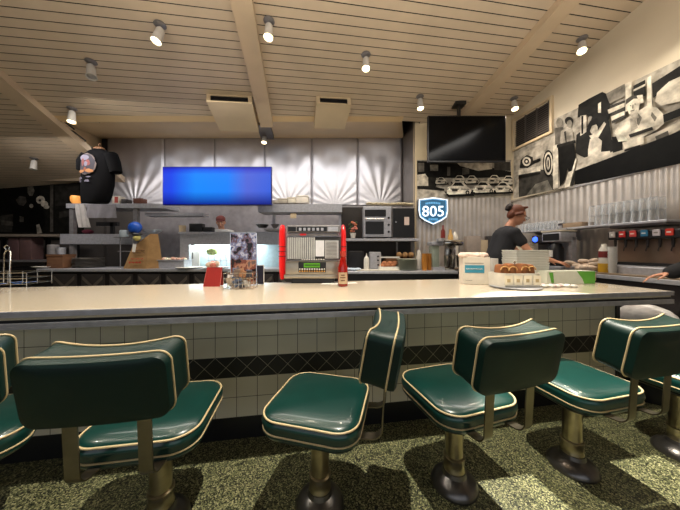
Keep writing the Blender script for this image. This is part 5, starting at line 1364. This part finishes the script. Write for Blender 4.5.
def person(name, lb, base, J, sk, shirt_m, trouser_m, vox=.011, face=V(0,1,0), hup=V(0,0,1), sleeve=.55, curl=.5, pals=(V(0,0,-1), V(0,0,-1)), s=1.):
    t = thing(name, lb, 'person', base, 0)
    m = MB()
    m.cap(J['pelvis'], J['waist'], .135*s, .118*s, n=18); m.cap(J['waist'], J['chest'], .118*s, .135*s, n=18)
    for k in ('L', 'R'):
        m.cap(J['pelvis']+(J['hip'+k]-J['pelvis'])*.4, J['hip'+k], .12*s, .105*s, n=16)
        m.cap(J['chest'], J['sh'+k], .11*s, .060*s, n=16)
        m.cap(J['waist']+(J['sh'+k]-J['chest'])*.35, J['chest']+(J['sh'+k]-J['chest'])*.5, .095*s, .10*s, n=16)
        m.cap(J['sh'+k], J['el'+k], .052*s, .040*s); m.cap(J['el'+k], J['wr'+k], .040*s, .026*s)
        m.cap(J['hip'+k], J['kn'+k], .088*s, .056*s, n=16); m.cap(J['kn'+k], J['an'+k], .055*s, .037*s, n=14)
        an = J['an'+k]; m.cap(an+V(0,0,-.02), an+J['foot']*.17+V(0,0,-.045), .038*s, .030*s)
    m.cap(J['chest']+V(0,0,.03), J['neck'], .075*s, .056*s, n=16); m.cap(J['neck'], J['head'], .054*s, .05*s, n=16)
    head(m, J['head'], face, hup, s)
    for i, k in enumerate(('L', 'R')):
        hand(m, J['wr'+k], J['hd'+k], 1 if k == 'L' else -1, curl, pals[i])
    remesh(m, 'body', sk, vox, t, 3)
    face_bits(t, J['head'], face, hup, s)
    g = .014
    m = MB(); m.cap(J['pelvis']+(J['waist']-J['pelvis'])*.2, J['waist'], .14*s+g, .122*s+g, n=18); m.cap(J['waist'], J['chest'], .122*s+g, .138*s+g, n=18)
    for k in ('L', 'R'):
        m.cap(J['chest'], J['sh'+k], .112*s+g, .062*s+g, n=16)
        m.cap(J['waist']+(J['sh'+k]-J['chest'])*.35, J['chest']+(J['sh'+k]-J['chest'])*.5, .098*s+g, .104*s+g, n=16)
        e = J['sh'+k].lerp(J['el'+k], min(1, sleeve)); m.cap(J['sh'+k], e, .056*s+g, .052*s+g)
        if sleeve > 1: m.cap(J['el'+k], J['el'+k].lerp(J['wr'+k], sleeve-1), .048*s+g, .036*s+g)
    m.cap(J['chest']+V(0,0,.04), J['chest'].lerp(J['neck'], .62), .08*s+g, .056*s+g)
    remesh(m, 'shirt', shirt_m, vox, t, 3)
    m = MB()
    for k in ('L', 'R'):
        m.cap(J['pelvis'], J['hip'+k], .135*s+g*.6, .107*s+g, n=16); m.cap(J['hip'+k], J['kn'+k], .09*s+g, .06*s+g, n=16); m.cap(J['kn'+k], J['an'+k].lerp(J['kn'+k], .06), .058*s+g, .046*s+g, n=14)
    remesh(m, 'trousers', trouser_m, vox*1.3, t, 3)
    for k in ('L', 'R'):
        m = MB(); an = J['an'+k]; m.cap(an+V(0,0,-.035)-J['foot']*.02, an+J['foot']*.19+V(0,0,-.05), .05*s, .042*s, n=14); m.box(an.x-.04, an.x+.04, an.y-.04, an.y+.04, -.0+.0, .03)
        remesh(m, 'shoe', BLACK, vox, t, 2)
    return t
NAVY = mat('charcoal_shirt', (24,25,32), .85, 0, .1, 30); TRO = mat('black_trousers', (22,22,26), .85)
# woman behind the counter, leaning over the trays; faces right and toward the counter
wb = V(1.84, 2.93, 0)
J = dict(pelvis=V(-.02,0,.95), waist=V(.0,-.0,1.12), chest=V(.085,-.015,1.34), neck=V(.15,-.02,1.50), head=V(.215,-.035,1.60),
   shR=V(.075,-.18,1.385), shL=V(.14,.15,1.385), elR=V(.20,-.26,1.16), wrR=V(.40,-.31,1.085), elL=V(.33,.14,1.18), wrL=V(.47,-.03,1.09),
   hdR=V(.9,-.15,-.25), hdL=V(.7,-.6,-.2), hipR=V(-.03,-.09,.92), hipL=V(-.01,.09,.92), knR=V(-.01,-.10,.50), knL=V(.0,.10,.50), anR=V(-.04,-.10,.085), anL=V(-.02,.10,.085), foot=V(1,-.1,0))
fw = V(.86,-.22,-.50)
wt = person('person', 'woman in dark short sleeved shirt and hair bun, leaning over the trays', tuple(wb), J, SKIN, NAVY, TRO, .010, fw, V(.35,0,.93), .42, .6, s=.88)
f = fw.normalized(); r = f.cross(V(.35,0,.93)).normalized(); u = r.cross(f); Mh = Mx(r, f, u); hc = J['head']
m = MB(); m.ell(hc+u*.040-f*.030, (.077,.084,.080), 22, 14, M=Mh); m.ell(hc-f*.060-u*.008, (.066,.046,.066), 18, 12, M=Mh)
m.cap(hc+r*.07+f*.01+u*.02, hc+r*0.072-f*.03-u*.02, .018, .02); m.cap(hc-r*.07+f*.01+u*.02, hc-r*0.072-f*.03-u*.02, .018, .02)
for k in range(7): m.cap(hc+u*.11+f*.03+r*(.05-.0167*k), hc-f*.11+u*.04+r*(.03-.01*k), .012, .014)
remesh(m, 'hair', HAIRM, .007, wt, 2)
m = MB(); bc = hc-f*.118+u*.045; m.ell(bc, (.045,.04,.045), 16, 10, M=Mh)
for k in range(6): m.ell(bc+r*.025*math.cos(k)+u*.028*math.sin(k)-f*.01, (.022,.02,.022), 10, 8)
m.build('hair_bun', mat('dark_hair', (38,26,22), .7), wt, True, label='dark hair bun')
m = MB(); 
for sg in (-1, 1): m.tube([hc+r*sg*.03+f*.105+u*.004+r*.022*math.cos(q)*1+u*.016*math.sin(q) for q in [2*PI*k/14 for k in range(14)]], .0025, 6, closed=True)
for sg in (-1, 1): m.tube([hc+r*sg*.052+f*.104+u*.006, hc+r*sg*.084+f*.0+u*.008], .0025, 6)
m.build('glasses', BLACK, wt, True)

# cook behind the pass
cb = V(X(222.5, 4.84), 4.84, 0)
J = dict(pelvis=V(0,0,.95), waist=V(0,-.01,1.12), chest=V(0,-.03,1.36), neck=V(0,-.04,1.50), head=V(.0,-.07,1.61),
   shR=V(.17,-.02,1.41), shL=V(-.17,-.02,1.41), elR=V(.23,-.04,1.14), wrR=V(.17,-.18,1.0), elL=V(-.23,-.04,1.14), wrL=V(-.17,-.18,1.0), hdR=V(-.3,-.6,-.2), hdL=V(.3,-.6,-.2),
   hipR=V(.09,0,.92), hipL=V(-.09,0,.92), knR=V(.1,.0,.5), knL=V(-.1,0,.5), anR=V(.1,.03,.085), anL=V(-.1,.03,.085), foot=V(0,-1,0))
for k in list(J):
    if k[:2] not in ('hd', 'fo'): J[k] = V(J[k].x, J[k].y, J[k].z*1.075)
for k in ('anL', 'anR'): J[k].z = .085
fc = V(.25,-.93,-.35)
ck = person('person', 'cook in white jacket and reddish cap, only the head showing above the pass wall', tuple(cb), J, SKIN, mat('white_jacket', (206,204,200), .85), TRO, .012, fc, V(0,0,1), .9)
f = fc.normalized(); r = f.cross(V(0,0,1)).normalized(); u = r.cross(f); Mh = Mx(r, f, u); hc = J['head']
m = MB(); m.ell(hc+u*.055-f*.012, (.084,.10,.072), 22, 14, M=Mh); m.ell(hc+u*.05+f*.10, (.06,.05,.008), 16, 6, M=Mh); m.build('cap', mat('maroon_cap', (104,48,44), .8), ck, True)
m = MB(); m.ell(hc-u*.002-f*.03, (.083,.08,.07), 20, 12, M=Mh); m.build('hair', mat('dark_hair'), ck, True)

# person at the right edge, only forearm in view
pb = V(2.775, 1.26, 0)
J = dict(pelvis=V(0.02,-.02,.95), waist=V(.0,.01,1.12), chest=V(-.03,.05,1.36), neck=V(-.05,.08,1.51), head=V(-.07,.11,1.62),
   shR=V(.15,.02,1.40), shL=V(-.19,.13,1.38), elR=V(.20,.06,1.11), wrR=V(.16,.30,1.04), elL=V(-.19,.41,1.17), wrL=V(-.31,.60,1.03), hdR=V(-.3,.9,-.1), hdL=V(-.72,.6,-.3),
   hipR=V(.10,-.04,.92), hipL=V(-.08,.0,.92), knR=V(.10,-.03,.5), knL=V(-.08,.02,.5), anR=V(.10,-.05,.085), anL=V(-.08,-.02,.085), foot=V(-.2,.95,0))
pp = person('person', 'person at the right edge, only a black sleeved forearm and hand on the counter', tuple(pb), J, SKIN, BLKC, TRO, .009, V(-.4,.85,-.25), V(0,0,1), 1.97, .8, pals=(V(-.2,0,-1), V(0,0,-1)))
f = V(-.4,.85,-.25).normalized(); r = f.cross(V(0,0,1)).normalized(); u = r.cross(f); Mh = Mx(r, f, u); hc = J['head']
m = MB(); m.ell(hc+u*.04-f*.025, (.085,.095,.085), 20, 12, M=Mh); m.ell(hc-f*.05-u*.02, (.076,.055,.08), 18, 10, M=Mh); m.build('hair', mat('dark_hair'), pp, True)
# ================================================================== lights
WARM = (1, .84, .66); WARM2 = (1, .94, .80)
def light(kind, name, loc, e, col, size=.1, rot=None, spot=60, blend=.4, size_y=None):
    l = bpy.data.lights.new(name, kind); l.energy = e; l.color = col
    if kind == 'AREA':
        l.size = size
        if size_y: l.shape = 'RECTANGLE'; l.size_y = size_y
    else: l.shadow_soft_size = size
    if kind == 'SPOT': l.spot_size = math.radians(spot); l.spot_blend = blend
    o = bpy.data.objects.new(name, l); COL.objects.link(o); o.location = loc
    if rot is not None: o.rotation_euler = rot
    return o
def aim(o, tgt):
    d = Vector(tgt)-o.location; o.rotation_euler = d.to_track_quat('-Z', 'Y').to_euler()
LW = mat('spotlight_white', (205,200,192), .4)
BULB = mat('lit_bulb', (255,240,205), .3, emit=(255,226,170), es=14)
BULBO = mat('unlit_bulb', (150,146,140), .3)
SP = [((160,24), (-.15,-.25), 1, 'lit white ceiling spotlight nearest the top left of the photo'),
      ((91,61), (.25,-.2), 0, 'unlit white ceiling spotlight left of the lit one at the top left'),
      ((72,108), (.1,-.15), 1, 'lit white ceiling spotlight above the black shirt'),
      ((269,20), (0.,-.2), 1, 'lit white ceiling spotlight just right of the middle beam'),
      ((366,54), (-.03,-.25), 1, 'lit white ceiling spotlight above and right of the right-hand air box'),
      ((420,96), (0,-.2), 1, 'lit white ceiling spotlight left of the television'),
      ((582,38), (-.35,-.35), 1, 'large lit white spotlight by the right wall near the top'),
      ((514,98), (-.1,-.35), 1, 'small lit white spotlight above the louvred wall vent'),
      ((34,158), (0,-.1), 0, 'dim white ceiling spotlight at the far left over the mural')]
def make_spot(p, tl, lit, lb, on_soffit=False):
    t = thing('ceiling_spotlight', lb, 'spotlight', tuple(p), 0, 'white spotlights on the plank ceiling')
    m = MB(); m.lathe([(0,.0), (.05,.0), (.055,-.012), (.03,-.024), (0.001,-.026)], n=20); m.build('mount', STEELD, t, True)
    ax = Vector((tl[0], tl[1], -1)).normalized(); h = Vector((0,0,-.075))
    m = MB(); m.tube([(0,0,-.02), (0.012,0,-.05), h], .009, 8); m.build('arm', STEELD, t, True)
    z = -ax; x = z.cross(Vector((0,1,0))).normalized(); y = z.cross(x)
    M = Mx(x, y, z, h)
    m = MB(); m.lathe([(.0,.03), (.028,.03), (.036,.015), (.038,-.02), (.043,-.10), (.05,-.125), (.044,-.125), (.036,-.10), (.0001,-.10)], n=24, M=M); m.build('housing', LW, t, True)
    m = MB(); m.lathe([(0,-.099), (.038,-.1), (.042,-.112), (.03,-.12), (.0001,-.123)], n=20, M=M)
    m.build('bulb', BULB if lit else BULBO, t, True)
    if lit:
        e = Vector(p)+h+ax*.135
        o = light('SPOT', 'spot_lamp', e, SPOT_E, WARM, .03, spot=130, blend=.7); aim(o, e+ax)
SPOT_E = 20
for (u, v), tl, lit, lb in SP: make_spot(ceil_at(u, v), tl, lit, lb)
s = soff(.56, .62)
make_spot(s+Vector((0,0,0.0)), (.02,-.25), 1, 'lit white spotlight hanging under the soffit beside the beam end')
# further lamps of the same kind overhead, above the top edge of the photo
OVER = [(-2.6,2.0), (-1.2,2.0), (.2,2.0), (1.6,2.0), (2.9,1.9)]
OVER = [(-2.6,2.0,50), (-.9,2.0,35), (2.95,1.9,30), (.35,1.02,440), (-1.7,1.0,60), (2.6,1.0,25)]
for i, (xc, yc, en) in enumerate(OVER):
    p = CW(xc, yc); p.z = zc(p.x, p.y)
    o = light('SPOT', 'spot_lamp', p+Vector((0,0,-.2)), en, WARM2, .022, spot=110 if yc > 1.5 else 95, blend=.35); aim(o, p+Vector((0,-.55 if yc > 1.5 else .1,-3)))
# kitchen strip lights, an added ceiling fill over the stools and the daylight of the windows
light('AREA', 'kitchen_strip_lamp', (-1.7, 4.25, 3.12), 17, (.92,.95,1), 5.0, (math.radians(25),0,0), size_y=.25)
light('AREA', 'kitchen_lamp', (-1.0, 3.0, 3.1), 52, (1,.94,.84), 4.5, (math.radians(15),0,0), size_y=.3)
light('AREA', 'ceiling_fill', (.4, .9, 2.9), 62, (1,.91,.80), 5.0, (math.radians(180-20),0,0), size_y=.5)  # added unseen fill facing up to brighten the planks, no real fixture
p = CW(1.5, 2.02); p.z = zc(p.x, p.y)-.2
o = light('SPOT', 'spot_lamp', p, 1200, WARM2, .02, spot=27, blend=.1); q = CW(1.46, .55); aim(o, q)
light('AREA', 'window_daylight', CW(-1.5, -2.95, 1.75), 36, (.92,.96,1), 8.0, (PI/2, 0, TH), size_y=1.8)
light('AREA', 'bar_side_fill', (1.9, 3.1, 3.0), 18, (1,.95,.88), 1.0, (0,math.radians(-25),0), size_y=.5)  # added fill light that lifts the glasses and ribbed steel, not a fitting
light('AREA', 'left_kitchen_lamp', (-4.2, 3.4, 2.75), 20, (1,.95,.92), 1.5, (math.radians(25),0,0), size_y=.3)
light('AREA', 'pass_lamp', (X(220,4.3), 4.36, Z(243,4.3)), 13, (.85,.97,1), 1.4, (0,0,0), size_y=.1)
